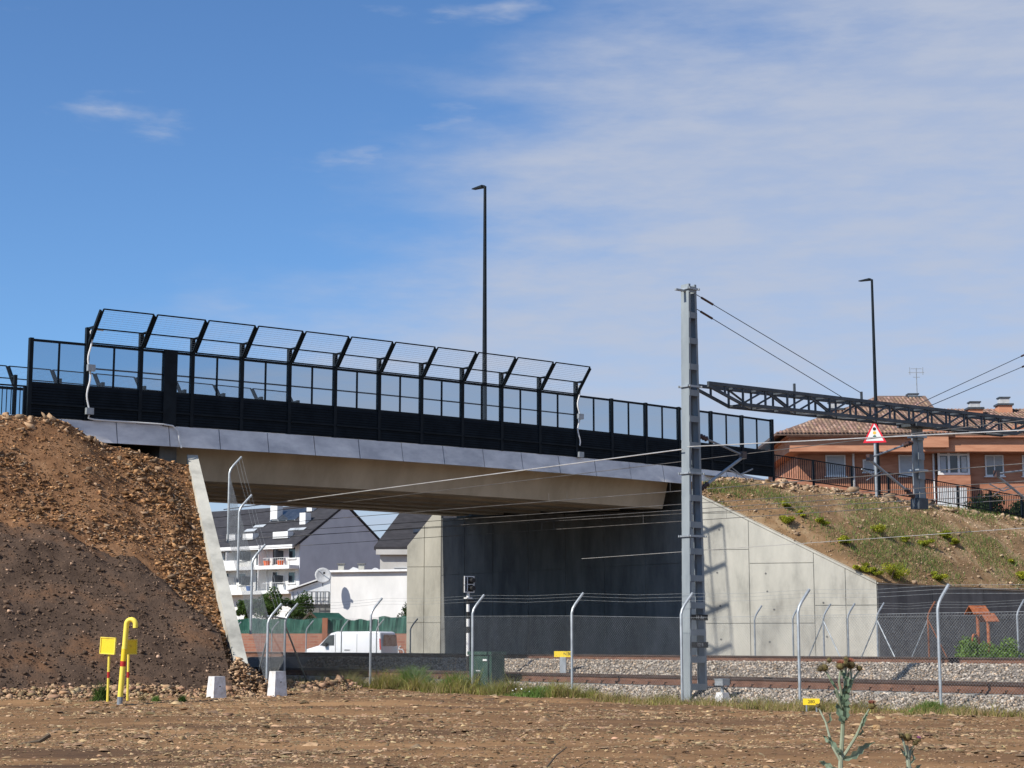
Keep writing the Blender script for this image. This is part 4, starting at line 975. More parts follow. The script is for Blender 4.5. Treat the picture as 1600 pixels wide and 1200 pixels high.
# --- parked van
Yv = 96; vb = at_y(596, 1003, Yv); vb.z = .1
hd = Vector((-.90, .43, 0)).normalized(); sd = Vector((-hd.y, hd.x, 0))      # sd: towards the side we see
if sd.y > 0: sd = -sd
van = thing('parked_van', vb, 'white panel van parked facing left before the brick garden wall', 'van')
prof = [(0, .35), (0, 1.15), (.08, 1.92), (.25, 1.99), (2.9, 1.99), (3.25, 1.90), (4.05, 1.22), (4.85, 1.02), (5.0, .80), (5.0, .35)]
Wv = 1.9
def vpt(s, z, w): k = 1 - .13 * max(0, z - 1.1); return vb + hd * s + UP * z + sd * (w * k)
m_ = MB(); n_ = len(prof)
m_.add([vpt(s, z, 0) for s, z in prof] + [vpt(s, z, -Wv) + sd * 0 for s, z in prof], [tuple(range(n_)), tuple(reversed(range(n_, 2 * n_)))] + [(i, n_ + i, n_ + (i + 1) % n_, (i + 1) % n_) for i in range(n_)])
bo = m_.build('body', 'van_white', van)
bv = bo.modifiers.new('bevel', 'BEVEL'); bv.width = .06; bv.segments = 3; bo.data.polygons.foreach_set('use_smooth', [True] * len(bo.data.polygons))
def vq_(poly, name, m, par=van, off=.012): MB().prism([vpt(s, z, 0) + sd * off for s, z in poly], sd * -.02).build(name, m, par)
vq_([(3.02, 1.22), (3.95, 1.22), (3.35, 1.78), (3.02, 1.82)], 'side_window', 'window')
vq_([(2.0, .95), (2.35, .95), (2.35, 1.0), (2.0, 1.0)], 'door_handle', 'black'); vq_([(2.93, .4), (2.95, .4), (2.95, 1.88), (2.93, 1.88)], 'door_seam', 'black'); vq_([(1.55, .4), (1.565, .4), (1.565, 1.88), (1.55, 1.88)], 'door_seam', 'black')
vq_([(.02, 1.0), (.10, 1.0), (.14, 1.6), (.06, 1.6)], 'tail_light', 'red')
rn = -hd
MB().prism([vb + UP * z + sd * w + rn * .02 for w, z in ((-.12, 1.2), (-1.7, 1.2), (-1.62, 1.82), (-.22, 1.82))], rn * .01).build('rear_window', 'window', van)
MB().prism([vb + UP * z + sd * w + rn * .02 for w, z in ((-.02, .35), (-1.85, .35), (-1.85, .6), (-.02, .6))], rn * .08).build('bumper', 'black', van)
MB().prism([vpt(3.4, 1.84, -.15) + UP * .01, vpt(4.0, 1.30, -.15) + UP * .01, vpt(4.0, 1.30, -1.75) + UP * .01, vpt(3.4, 1.84, -1.65) + UP * .01], UP * .012).build('windscreen', 'window', van)
MB().box(vpt(3.55, 1.28, .12), .18, .2, .2, hd, sd).build('mirror', 'black', van)
for s in (.95, 4.05):
    for w in (-.08, -Wv + .08):
        c = vb + hd * s + UP * .33 + sd * w; ty = MB().tube([c - sd * .11, c + sd * .11], .33, 16).build('tyre', 'tyre', van, smooth=True); MB().tube([c - sd * .115, c + sd * .115], .2, 12).build('rim', 'rimgrey', ty)
tag(MB().hexa([Vector((-60, 88, -.1)), Vector((30, 88, -.1)), Vector((30, 103, -.1)), Vector((-60, 103, -.1)), Vector((-60, 88, .06)), Vector((30, 88, .06)), Vector((30, 103, .06)), Vector((-60, 103, .06))]).build('road_behind', 'asphalt', kind='structure'), 'grey road', 'road'); 
rb_ = bpy.data.objects['road_behind']; del rb_['label']; del rb_['category']
# --- brick garden wall with green netting
Yg = 106; gw = thing('garden_wall', Vector((-12, Yg, 0)), 'low red brick wall topped with green screening net behind the van', 'wall')
bmat = bpy.data.materials.new('brick_courses'); bmat.use_nodes = True
n, l = bmat.node_tree.nodes, bmat.node_tree.links; t_ = n.new('ShaderNodeTexCoord'); mp = n.new('ShaderNodeMapping'); l.new(t_.outputs['Object'], mp.inputs[0]); mp.inputs['Rotation'].default_value = (math.radians(90), 0, 0)
br = n.new('ShaderNodeTexBrick'); l.new(mp.outputs[0], br.inputs['Vector']); br.inputs['Scale'].default_value = 1; br.inputs['Brick Width'].default_value = .5; br.inputs['Row Height'].default_value = .16; br.inputs['Mortar Size'].default_value = .012
br.inputs['Color1'].default_value = (.36, .13, .075, 1); br.inputs['Color2'].default_value = (.46, .20, .12, 1); br.inputs['Mortar'].default_value = (.40, .28, .2, 1); l.new(br.outputs[0], n['Principled BSDF'].inputs['Base Color']); n['Principled BSDF'].inputs['Roughness'].default_value = .9
M['bricks'] = bmat
zb_ = at_y(600, 990, Yg).z; zn = at_y(600, 967, Yg).z
xl, xr = at_y(330, 990, Yg).x, at_y(700, 990, Yg).x
MB().box(Vector(((xl + xr) / 2, Yg, zb_ / 2)), xr - xl, .25, zb_).build('wall', 'bricks', gw)
for x0, x1, dz in ((330, 505, 0), (512, 590, -.05), (592, 700, .12)):
    a, b_ = at_y(x0, 970, Yg).x, at_y(x1, 970, Yg).x; vv = []; k = 24
    for i in range(k + 1):
        x = a + (b_ - a) * i / k; vv += [(x, Yg + .03 * math.sin(i * 1.3), zb_ - .05), (x, Yg + .05 * math.sin(i * 1.7 + 1), zn + dz + .05 * math.sin(i * .9))]
    m_ = MB().add(vv + [(p[0], p[1] + .02, p[2]) for p in vv], [(2 * i, 2 * i + 2, 2 * i + 3, 2 * i + 1) for i in range(k)] + [(2 * k + 2 + 2 * i + 1, 2 * k + 2 + 2 * i + 3, 2 * k + 2 + 2 * i + 2, 2 * k + 2 + 2 * i) for i in range(k)])
    m_.build('screen_net', 'net', gw)
    for i in range(0, k + 1, 6): x = a + (b_ - a) * i / k; MB().tube([(x, Yg + .08, zb_), (x, Yg + .08, zn + dz)], .03, 6).build('net_post', 'galv_dull', gw)
MB().box(Vector((at_y(508, 990, Yg).x, Yg - .05, (zn + .05) / 2)), .32, .4, zn + .05).build('pier', 'brick_wall', gw)
# graffiti covered stretch of wall right of the van
Yq = 102; qa, qb = at_y(606, 1000, Yq).x, at_y(660, 1000, Yq).x; gzt = at_y(620, 991, Yq).z
gf = thing('graffiti_wall', Vector((qa, Yq, 0)), 'short brick wall with white painted scrawl behind the van', 'wall')
MB().box(Vector(((qa + qb) / 2, Yq, gzt / 2)), qb - qa, .2, gzt).build('wall', 'bricks', gf)
for i in range(9):
    x = qa + .15 + (qb - qa - .4) * random.random() * .8; z = gzt * random.uniform(.25, .85); a0 = random.uniform(0, 6); r0 = random.uniform(.12, .26)
    MB().tube([(x + r0 * math.cos(a0 + j * .5), Yq - .105, z + r0 * .8 * math.sin(a0 + j * .5)) for j in range(9)], .035, 4).build('paint_stroke', 'white_paint', gf)
# little ridge tent / hut roof over the net
hx = at_y(485, 962, 108); ht = thing('playhouse', Vector((hx.x, 108, 0)), 'small brown A-frame roof peeping over the green netting', 'hut')
for s in (-1, 1): MB().beam(Vector((hx.x + s * .75, 108, 2.6)), Vector((hx.x, 108, at_y(485, 957, 108).z)), .12, .12).build('rafter', 'bark', ht)
MB().prism([Vector((hx.x + .05, 108.1, at_y(485, 957, 108).z)), Vector((hx.x + .85, 108.1, 2.5)), Vector((hx.x + 2.6, 109.5, 2.5)), Vector((hx.x + 1.6, 109.5, at_y(485, 957, 108).z))], Vector((0, .06, 0))).build('roof_sheet', 'net', ht)
for s in (-1, 1): MB().beam(Vector((hx.x + s * .75, 108, 0)), Vector((hx.x + s * .75, 108, 2.62)), .1, .1, B).build('leg', 'bark', ht)
# --- white blank walled house
Yw = 128
def Q(x, y, Y=None): p = at_y(x, y, Y or Yw); return p
wl, wr, wt_ = Q(515, 900).x, Q(640, 900).x, Q(560, 893).z
wh = thing('white_building', Vector(((wl + wr) / 2, Yw, 0)), 'low building with a big blank white wall and satellite dishes on top', 'building')
wax = Vector((.95, -.31, 0)); way = Vector((.31, .95, 0)); wcen = Vector(((wl + wr) / 2, Yw, 0)); wlen = (wr - wl) / .95
MB().box(wcen + way * 4 + UP * wt_ / 2, wlen, 8, wt_, wax, way).build('wall', 'white_wall', wh)
MB().box(wcen - way * .06 + UP * (wt_ + .05), wlen + .2, .5, .16, wax, way).build('parapet', 'white_paint', wh)
r = MB().prism([Vector((Q(535, 890).x, Yw + 2, wt_)), Vector((Q(575, 890).x, Yw + 2, wt_)), Vector((Q(548, 886).x, Yw + 2, Q(548, 884).z))], Vector((0, 4, 0))).build('roof_hump', 'white_paint', wh)
for x in (531, 563):
    c = Q(x, 891); ch = MB().box(Vector((c.x, Yw + 1, wt_ + .25)), .42, .42, .6).build('chimney', 'concrete', wh); MB().box(Vector((c.x, Yw + 1, wt_ + .6)), .6, .6, .08).build('cap', 'concrete_dark', ch)
def dish(x, y, Y, r, label, m='dish'):
    c = at_y(x, y, Y); th = thing('satellite_dish', c - UP * r, label, 'satellite dish'); mb = MB(); nr = Vector((.25, -.9, .35)).normalized(); ax = nr.orthogonal().normalized(); ay = nr.cross(ax)
    ring = [[c - nr * .22 * r * (1 - (k / 4) ** 2) + (ax * math.cos(a) + ay * math.sin(a)) * (r * k / 4) for a in np.linspace(0, 2 * math.pi, 16, endpoint=False)] for k in range(1, 5)]
    vv = [c - nr * .22 * r] + [p for q in ring for p in q]; ff = [(0, 1 + j, 1 + (j + 1) % 16) for j in range(16)] + [(1 + k * 16 + j, 1 + (k + 1) * 16 + j, 1 + (k + 1) * 16 + (j + 1) % 16, 1 + k * 16 + (j + 1) % 16) for k in range(3) for j in range(16)]
    d_ = MB().add(vv, ff).build('reflector', m, th, smooth=True); sm = d_.modifiers.new('solid', 'SOLIDIFY'); sm.thickness = .03
    MB().tube([c - ay * r * .9, c + nr * r * .7], .03, 5).build('feed_arm', 'galv_dull', th); MB().box(c + nr * r * .72, .14, .14, .14).build('receiver', 'black', th)
    MB().tube([c - nr * .2 * r, c - nr * .2 * r - UP * r * 1.25], .045, 6).build('mount', 'galv_dull', th)
dish(505, 899, Yw - .6, .62, 'large grey satellite dish at the left corner of the blank white wall')
dish(587, 893, Yw + .8, .30, 'small white satellite dish on the roof edge of the white wall', 'white_paint')
# --- lean-to shed left of it
Ysd = 131; s0, s1 = Q(455, 920, Ysd).x, Q(516, 920, Ysd).x; za_, zb2 = Q(458, 921, Ysd).z, Q(514, 900, Ysd).z
shd = thing('metal_shed', Vector(((s0 + s1) / 2, Ysd, 0)), 'pale ribbed metal lean-to with sloping roof and railing beside the white wall', 'shed')
zfl = Q(500, 944, Ysd).z
MB().prism([Vector((s0, Ysd, zfl)), Vector((s1, Ysd, zfl)), Vector((s1, Ysd, zb2 - .1)), Vector((s0, Ysd, za_ - .1))], Vector((0, 4, 0))).build('wall', 'shed', shd)
MB().box(Vector(((s0 + s1) / 2, Ysd + 2.2, zfl / 2 - .02)), s1 - s0, 4, zfl - .04).build('ground_floor', 'concrete_dark', shd)
MB().prism([Vector((s0 - .3, Ysd - .3, za_ - .12)), Vector((s1, Ysd - .3, zb2 - .0)), Vector((s1, Ysd - .3, zb2 + .1)), Vector((s0 - .3, Ysd - .3, za_ - .02))], Vector((0, 4.6, 0))).build('roof', 'white_paint', shd)
x = s0 + .15
while x < s1: MB().box(Vector((x, Ysd - .02, zfl + (za_ - zfl) * .45)), .06, .05, (za_ - zfl) * .8).build('rib', 'galv', shd); x += .34
rx0, rx1 = Q(480, 935, Ysd).x, s1 - .05; rz0, rz1 = zfl, Q(490, 925, Ysd).z
for z in (rz1, (rz0 + rz1) / 2): MB().beam(Vector((rx0, Ysd - .5, z)), Vector((rx1, Ysd - .5, z)), .05, .05).build('railing_bar', 'truss', shd)
for i in range(5): xx_ = rx0 + (rx1 - rx0) * i / 4; MB().beam(Vector((xx_, Ysd - .5, rz0 - .1)), Vector((xx_, Ysd - .5, rz1)), .05, .05, B).build('railing_post', 'truss', shd)
# --- terrace house with balconies
Yh = 190; K = at_y(466, 930, Yh); K.z = 0
fa = Vector((-.80, .60, 0)); ga = Vector((.60, .80, 0)); fnm = Vector((-.60, -.80, 0)); gnm = Vector((.80, -.60, 0))
hz_ = lambda y: at_y(466, y, Yh).z
h1 = thing('apartment_house', K, 'white terraced house with long balconies and black roof beyond the bridge', 'house')
FL, GW = 24.0, 14.6; ze = hz_(850); zr = ze + 4.6
MB().hexa([K, K + ga * GW, K + ga * GW + fa * FL, K + fa * FL] + [p + UP * ze for p in (K, K + ga * GW, K + ga * GW + fa * FL, K + fa * FL)]).build('wall', 'white_wall', h1)
MB().prism([K + gnm * .02, K + ga * GW + gnm * .02, K + ga * GW + gnm * .02 + UP * ze, K + ga * GW / 2 + gnm * .02 + UP * zr, K + gnm * .02 + UP * ze], gnm * .12).build('gable', 'gable_shade', h1)
ov = 1.0
for s0_, nm in ((0, 'roof'), (1, 'roof')):
    e0 = K - ga * .9 if s0_ == 0 else K + ga * (GW + .6); rdg = K + ga * GW / 2 + UP * (zr + .15); e0 = e0 + UP * (ze - .35)
    q = [e0 + gnm * .25, rdg + gnm * .25, rdg + fa * FL, e0 + fa * FL]
    rf_ = MB().prism(q, UP * .22).build('roof', 'slate', h1)
    if s0_ == 0: roof1 = rf_
slope = lambda f, along: K + fa * along + (-ga * .9 + UP * (ze - .35)) * (1 - f) + (ga * GW / 2 + UP * (zr + .15)) * f + UP * .24
rdir = ((ga * (GW / 2 + .9)) + UP * (zr + .5 - ze)).normalized()
for f, al, w, h in ((.20, 3.2, 2.3, .75), (.20, 8.3, 1.6, .75), (.20, 11.0, 1.4, .75), (.55, 2.6, .9, 1.3), (.72, 8.5, 1.1, 1.7), (.86, 4.0, .8, .8)):
    c = slope(f, al); MB().box(c + UP * h * .3, w, .9, h, fa, ga).build('dormer' if w > 1.2 else 'chimney', 'white_paint', roof1)
for i in range(4): MB().beam(slope(.62, 4.8 + i * 1.3), slope(.90, 4.8 + i * 1.3), .16, .1, UP).build('skylight_rib', 'dish', roof1)
MB().prism([slope(.62, 4.7) + UP * .04, slope(.90, 4.7) + UP * .04, slope(.90, 8.8) + UP * .04, slope(.62, 8.8) + UP * .04], UP * .05).build('skylight', 'window', roof1)
for f0, f1, al in ((.38, .44, 9.2), (.48, .54, 8.6), (.34, .40, 1.2), (.34, .40, 2.0)): MB().prism([slope(f0, al) + UP * .03, slope(f1, al) + UP * .03, slope(f1, al + 1.7) + UP * .03, slope(f0, al + 1.7) + UP * .03], UP * .05).build('roof_window', 'grey_shutter', roof1)
# gutter and the balconies
MB().box(K - ga * .95 + fa * FL / 2 + UP * (ze - .28), FL, .3, .42, fa, ga).build('gutter', 'white_paint', h1)
for ys, nm in ((886, 0), (925, 1)):
    zs = hz_(ys); b0 = K - ga * .75 + UP * zs
    sl = MB().box(b0 + fa * FL / 2, FL, 1.5, .40, fa, ga).build('balcony', 'white_paint', h1)
    for i in range(9):
        al = 1.0 + i * 2.55
        o = K + fa * al + UP * (zs + 1.25)
        if i % 3 == 0: window_on(o + UP * .35, -fa, fnm, 1.15, 1.3, h1, 'white_paint', 'window', 0)
        else: window_on(o + UP * .05, -fa, fnm, .95, 2.05, h1, 'white_paint', 'window', 0)
        MB().box(K + fa * (al + 1.3) - ga * .75 + UP * (zs + 1.35), .08, 1.3, 2.3 if i % 3 == 1 else 1.0, fa, ga).build('divider', 'white_paint' if i % 2 else 'truss', sl)
    MB().box(b0 - ga * .7 + fa * (FL / 2 + 4) + UP * .55, FL - 8, .06, .7, fa, ga).build('balustrade', 'white_paint', sl)
    rb = MB()
    rb.beam(b0 - ga * .7 + UP * 1.0, b0 - ga * .7 + fa * 4 + UP * 1.0, .06, .06); 
    for i in range(14): rb.beam(b0 - ga * .7 + fa * i * .3 + UP * .2, b0 - ga * .7 + fa * i * .3 + UP * 1.0, .03, .03, B)
    rb.build('railing', 'dish', sl)
for al, col, lab, ys in ((4.0, 'orange', 'orange planter on the upper balcony of the white terraced house', 886), (1.9, 'orange', 'small orange planter near the end of the upper balcony', 886), (6.6, 'bluep', 'blue tub on the lower balcony of the white terraced house', 925)):
    c = K + fa * al - ga * .9 + UP * (hz_(ys) + .2); o = tag(MB().tube([c, c + UP * .05, c + UP * .55], [.3, .33, .42], 10).build('planter', col), lab, 'planter')
# --- dark roofed house behind the far wing wall
Y2 = 168; a, b_ = Q(588, 862, Y2), Q(740, 862, Y2)
h2 = thing('gabled_house', Vector(((a.x + b_.x) / 2, Y2, 0)), 'grey walled house with steep black roof next to the terraced house', 'house')
wl2 = Q(594, 862, Y2).x
MB().box(Vector(((wl2 + b_.x) / 2, Y2 + 4.5, a.z / 2)), b_.x - wl2, 9, a.z - .02).build('wall', 'cream_wall', h2)
MB().box(Vector(((a.x + b_.x) / 2, Y2 - .35, a.z - .05)), b_.x - a.x, .3, .5).build('gutter', 'cream_wall', h2)
rt = at_y(636, 790, Y2 + 4.5)
rf2 = MB().prism([Vector((a.x - .2, Y2 - .5, a.z + .2)), Vector((b_.x, Y2 - .5, a.z + .2)), Vector((b_.x, Y2 + 4.5, rt.z)), Vector((rt.x, Y2 + 4.5, rt.z))], Vector((0, 0, .25))).build('roof', 'slate', h2)
MB().prism([Vector((rt.x, Y2 + 4.5, rt.z)), Vector((b_.x, Y2 + 4.5, rt.z)), Vector((b_.x, Y2 + 9.5, a.z + .2)), Vector((a.x - .2, Y2 + 9.5, a.z + .2))], Vector((0, 0, .25))).build('roof', 'slate', h2)
MB().prism([Vector((a.x - .2, Y2 - .5, a.z + .2)), Vector((rt.x, Y2 + 4.5, rt.z)), Vector((a.x - .2, Y2 + 9.5, a.z + .2))], Vector((0, 0, .25))).build('roof', 'slate', h2)
c = Q(654, 812, Y2); MB().box(Vector((Q(652, 838, Y2).x, Y2 + 1.3, Q(652, 832, Y2).z)), .9, .5, .7, Vector((1, 0, 0)), Vector((0, .7, .7)), Vector((0, -.7, .7))).build('roof_window', 'window', rf2)
window_on(Vector((Q(626, 892, Y2).x, Y2, Q(626, 893, Y2).z)), Vector((1, 0, 0)), Vector((0, -1, 0)), 1.35, .75, h2, 'grey_shutter', 'window', 0)
# ------------------------------------------------------------------ brick house on the right
YB = 104
X1, NY = Vector((1, 0, 0)), Vector((0, -1, 0))
def R(x, y, Y=YB): return at_y(x, y, Y)
bx0, bx1 = R(1246, 720).x, R(1690, 720).x; zev = R(1300, 688).z; zbd = R(1300, 709).z
bh = thing('brick_house', Vector(((bx0 + bx1) / 2, YB, 0)), 'red brick house with clay tiled roofs and chimneys beyond the road railing', 'house')
M['brick_red'] = mat('brick_red', (.36, .15, .085), (.48, .225, .135), .9, .9, 8, bump=.2, bscale=8, stretch=(1, 1, 5))
M['brick_band'] = mat('brick_band', (.45, .20, .115), (.57, .28, .165), .9, .8, 8, stretch=(1, 1, 6))
MB().box(Vector(((bx0 + bx1) / 2, YB + 6, zbd / 2)), bx1 - bx0, 12, zbd).build('wall', 'brick_red', bh)
MB().box(Vector(((bx0 + bx1) / 2 - .2, YB + 5.4, (zev + zbd) / 2)), bx1 - bx0 + .9, 13.4, zev - zbd).build('eave_band', 'brick_band', bh)
MB().box(Vector(((bx0 + bx1) / 2 - .2, YB + 5.3, zev + .05)), bx1 - bx0 + 1.3, 13.8, .1).build('eave_ledge', 'brick_red', bh)
zrd = R(1380, 622, YB + 6).z; ex0, ex1 = R(1212, 688, YB - 1.7).x, bx1 + .4
rl, rr = R(1372, 622, YB + 6).x, R(1446, 622, YB + 6).x
front = [Vector((ex0, YB - 1.7, zev + .1)), Vector((R(1490, 688, YB - 1.7).x, YB - 1.7, zev + .1)), Vector((rr, YB + 6, zrd)), Vector((rl, YB + 6, zrd))]
rf3 = MB().prism(front, UP * .15).build('roof', 'tile', bh)
MB().prism([front[0], front[3], Vector((rl, YB + 6.2, zrd)), Vector((ex0, YB + 13, zev + .1))], UP * .15).build('roof', 'tile', bh)
MB().prism([Vector((ex0, YB + 13, zev + .1)), Vector((rl, YB + 6.2, zrd)), Vector((rr, YB + 6.2, zrd)), Vector((R(1490, 688).x, YB + 13, zev + .1))], UP * .15).build('roof', 'tile', bh)
zr2 = R(1560, 643, YB + 6).z
fr2 = [Vector((R(1452, 688, YB - 1.6).x, YB - 1.6, zev + .12)), Vector((ex1, YB - 1.6, zev + .12)), Vector((ex1, YB + 6, zr2)), Vector((R(1452, 643, YB + 6).x, YB + 6, zr2))]
rf4 = MB().prism(fr2, UP * .14).build('roof', 'tile', bh)
MB().prism([fr2[3], fr2[2], Vector((ex1, YB + 13, zev + .12)), Vector((fr2[0].x, YB + 13, zev + .12))], UP * .14).build('roof', 'tile', bh)
def tile_columns(A, Bq, Cq, Dq, parent, pitch=.23):
    """half-round tile columns running up the plane A-B (eave) to D-C (ridge)"""
    nrm = (Bq - A).cross(Dq - A).normalized(); nrm = nrm if nrm.z > 0 else -nrm; mb = MB(); L = (Bq - A).length; ex = (Bq - A).normalized()
    tl = (Dq - A).dot(ex); tr_ = (Cq - A).dot(ex); hgt = (Dq - A - ex * tl); T = []; k = 0; s = pitch / 2; V_, F_ = [], []
    while s < L:
        t1 = 1.0
        if tl > 0 and s < tl: t1 = s / tl
        if tr_ < L and s > tr_: t1 = min(t1, (L - s) / (L - tr_))
        rows = max(1, int(t1 * hgt.length / .42))
        for r_ in range(rows):
            t0, t2 = r_ / (hgt.length / .42), min(t1, (r_ + 1) / (hgt.length / .42)); lift = .03
            a = A + ex * s + hgt * t0 + nrm * (.15 + lift); b_ = A + ex * s + hgt * t2 + nrm * .15; w = pitch * .33; o = len(V_)
            for p in (a, b_): V_ += [p - ex * w, p - ex * w * .5 + nrm * .05, p + ex * w * .5 + nrm * .05, p + ex * w]
            F_ += [(o + j, o + j + 1, o + 5 + j, o + 4 + j) for j in range(3)] + [(o + 3, o + 2, o + 1, o)]; g = random.uniform(.55, 1.35); T += [[g, g * random.uniform(.9, 1.05), g * random.uniform(.85, 1.05)]] * 8
        s += pitch
    return bulk('roof_tiles', np.array([tuple(v) for v in V_]), np.array(F_), 'tile', parent, 'stuff', np.array(T))
def solid_tint(o):
    a = o.data.attributes.new('tint', 'FLOAT_COLOR', 'POINT'); a.data.foreach_set('color', np.full((len(o.data.vertices), 4), .7, dtype=np.float32).ravel())
for o in bpy.data.objects:
    if o.name.startswith('roof') and o.data and o.data.materials and o.data.materials[0].name == 'clay_tile' and 'tint' not in o.data.attributes: solid_tint(o)
tile_columns(front[0], front[1], front[2], front[3], rf3); tile_columns(fr2[0], fr2[1], fr2[2], fr2[3], rf4)
# stepped brick pediment at the right
pa, pb, pt, ps = R(1530, 688, YB - 1.3), R(1700, 688, YB - 1.3), R(1588, 664, YB - 1.3), R(1612, 672, YB - 1.3)
MB().prism([Vector((pa.x, YB - 1.35, zev - .0)), Vector((pb.x, YB - 1.35, zev - .0)), Vector((pb.x, YB - 1.35, zev + .3)), Vector((R(1640, 680).x, YB - 1.35, zev + .35)), Vector((pt.x, YB - 1.35, pt.z)), Vector((R(1548, 684).x, YB - 1.35, zev + .16))], Vector((0, .5, 0))).build('pediment', 'brick_band', bh)
MB().box(Vector((R(1452, 690).x, YB - 1.4, R(1452, 690).z)), 1.5, .5, R(1452, 675).z - R(1452, 702).z).build('parapet_pier', 'brick_band', bh)
# windows below the eaves
for x0, x1, y0, y1, mull, sh_ in ((1290, 1321, 709, 742, 0, .92), (1348, 1366, 716, 736, 0, .9), (1404, 1436, 709, 742, 0, .92), (1539, 1568, 709, 742, 1, .45), (1597, 1630, 709, 742, 1, .45)):
    c = R((x0 + x1) / 2, (y0 + y1) / 2 + 2); window_on(Vector((c.x, YB, c.z)), X1, NY, R(x1, 720).x - R(x0, 720).x, R(x0, y0).z - R(x0, y1).z, bh, 'white_paint', 'window', mull, sh_)
a, b_ = R(1462, 704), R(1512, 743); cw = Vector(((a.x + b_.x) / 2, YB - .42, (a.z + b_.z) / 2))
bay = MB().box(cw + Vector((0, .2, 0)), b_.x - a.x, .42, a.z - b_.z).build('bay_box', 'window', bh)
fb = MB(); Wb, Hb = b_.x - a.x, a.z - b_.z
for i in range(4): fb.box(cw + X1 * (-Wb / 2 + .05 + (Wb - .1) * i / 3) - Vector((0, .04, 0)), .13, .1, Hb)
for z in (-.46, .30, .46): fb.box(cw + UP * z * Hb - Vector((0, .045, 0)), Wb, .1, .13)
fb.build('bay_frame', 'white_paint', bay)
for i, m_ in ((0, 'grey_shutter'), (2, 'dish')): MB().box(cw + X1 * (-Wb / 3 + Wb / 3 * i) - Vector((0, .02, 0)) - UP * .12, Wb / 3 - .3, .02, Hb * .6).build('curtain', m_, bay)
MB().box(Vector((cw.x, YB - .42, b_.z - (.0) - 1.2)), Wb, .46, 2.3).build('bay_base', 'brick_red', bh)
for x in (1333, 1458): c = R(x, 720); MB().tube([Vector((c.x, YB - .1, 0)), Vector((c.x, YB - .1, zbd))], .07, 6).build('downpipe', 'white_paint', bh)
# chimneys
for x, y0, y1, Yc in ((1304, 656, 628, YB + 3), (1426, 626, 616, YB + 6), (1523, 652, 628, YB + 4), (1569, 648, 621, YB + 5)):
    a, t_ = at_y(x, y0 + 6, Yc), at_y(x, y1, Yc); hh = t_.z - a.z
    c = MB().box(Vector((a.x, Yc, a.z + hh * .29)), .85, .85, hh * .64).build('chimney', 'brick_band', bh)
    MB().box(Vector((a.x, Yc, a.z + hh * .63)), 1.02, 1.02, .12).build('chimney_cap', 'truss', c); MB().box(Vector((a.x, Yc, a.z + hh * .79)), .6, .6, hh * .28).build('chimney_pot', 'dish', c); MB().box(Vector((a.x, Yc, a.z + hh * .97)), .72, .72, .08).build('chimney_cowl', 'truss', c)
for x in (1331, 1401): c = at_y(x, 662, YB + 1.7); MB().box(Vector((c.x, YB + 1.7, c.z)), 1.25, .5, .42).build('roof_vent', 'brick_red', rf3)
# antenna
ap = at_y(1433, 620, YB + 6); at_ = at_y(1431, 575, YB + 6).z
an = thing('roof_antenna', ap, 'thin television antenna on the tiled roof of the brick house', 'antenna')
MB().tube([ap - UP * .4, Vector((ap.x, ap.y, at_))], .03, 5).build('mast', 'galv_dull', an)
for z, w in ((0, .5), (.25, .35), (-.3, .22)):
    MB().beam(Vector((ap.x - w, ap.y, at_ - .3 + z)), Vector((ap.x + w, ap.y, at_ - .3 + z)), .03, .03).build('element', 'galv', an)
for s in (-1, 1): MB().beam(Vector((ap.x + s * .42, ap.y, at_ - .45)), Vector((ap.x + s * .42, ap.y, at_ + .05)), .03, .03, B).build('element', 'galv', an)
# white fence boards and parked cars glimpsed behind the railing
wfz = thing('garden_screen', at_y(1485, 790, 92), 'white slatted garden screen behind the black road railing', 'screen')
for i in range(11):
    a = at_y(1466 + i * 4.2, 762, 92); b_ = at_y(1466 + i * 4.2, 800, 92); MB().box(Vector((a.x, 92, (a.z) / 2)), .12, .05, a.z).build('slat', 'white_paint', wfz)
for z in (.25, .8): MB().box(Vector((at_y(1487, 770, 92).x, 92.06, a.z * z)), 1.9, .05, .12).build('rail', 'white_paint', wfz)
# ------------------------------------------------------------------ vegetation
def bush(name, c, rad, n, ls, m, label, cat_, squash=.8, group=None, stem=True, clumps=7):
    th = thing(name, c, label, cat_, group)
    cc = [(rng.normal(0, .42, 3) * rad) for _ in range(clumps)]; P = []
    for k in cc:
        q = rng.normal(0, 1, (n // clumps, 3)); q /= np.linalg.norm(q, axis=1)[:, None]; P.append(k + q * (rad * .5 * rng.random((n // clumps, 1)) ** .4))
    P = np.concatenate(P); P[:, 2] = np.abs(P[:, 2] * squash + rad * .45); P = P + np.array(c)
    v = leaves(P, rng.uniform(.6, 1.3, len(P)) * ls); bulk('foliage', v[0], v[1], m, th, None, v[2])
    if stem:
        mb = MB()
        for k in range(5):
            a = rng.normal(0, .3, 2) * rad; mb.tube([Vector(c) - UP * .05, Vector(c) + Vector((a[0], a[1], rad * .7))], [.03 * rad + .008, .006], 5)
        mb.build('stem', 'bark', th)
    return th
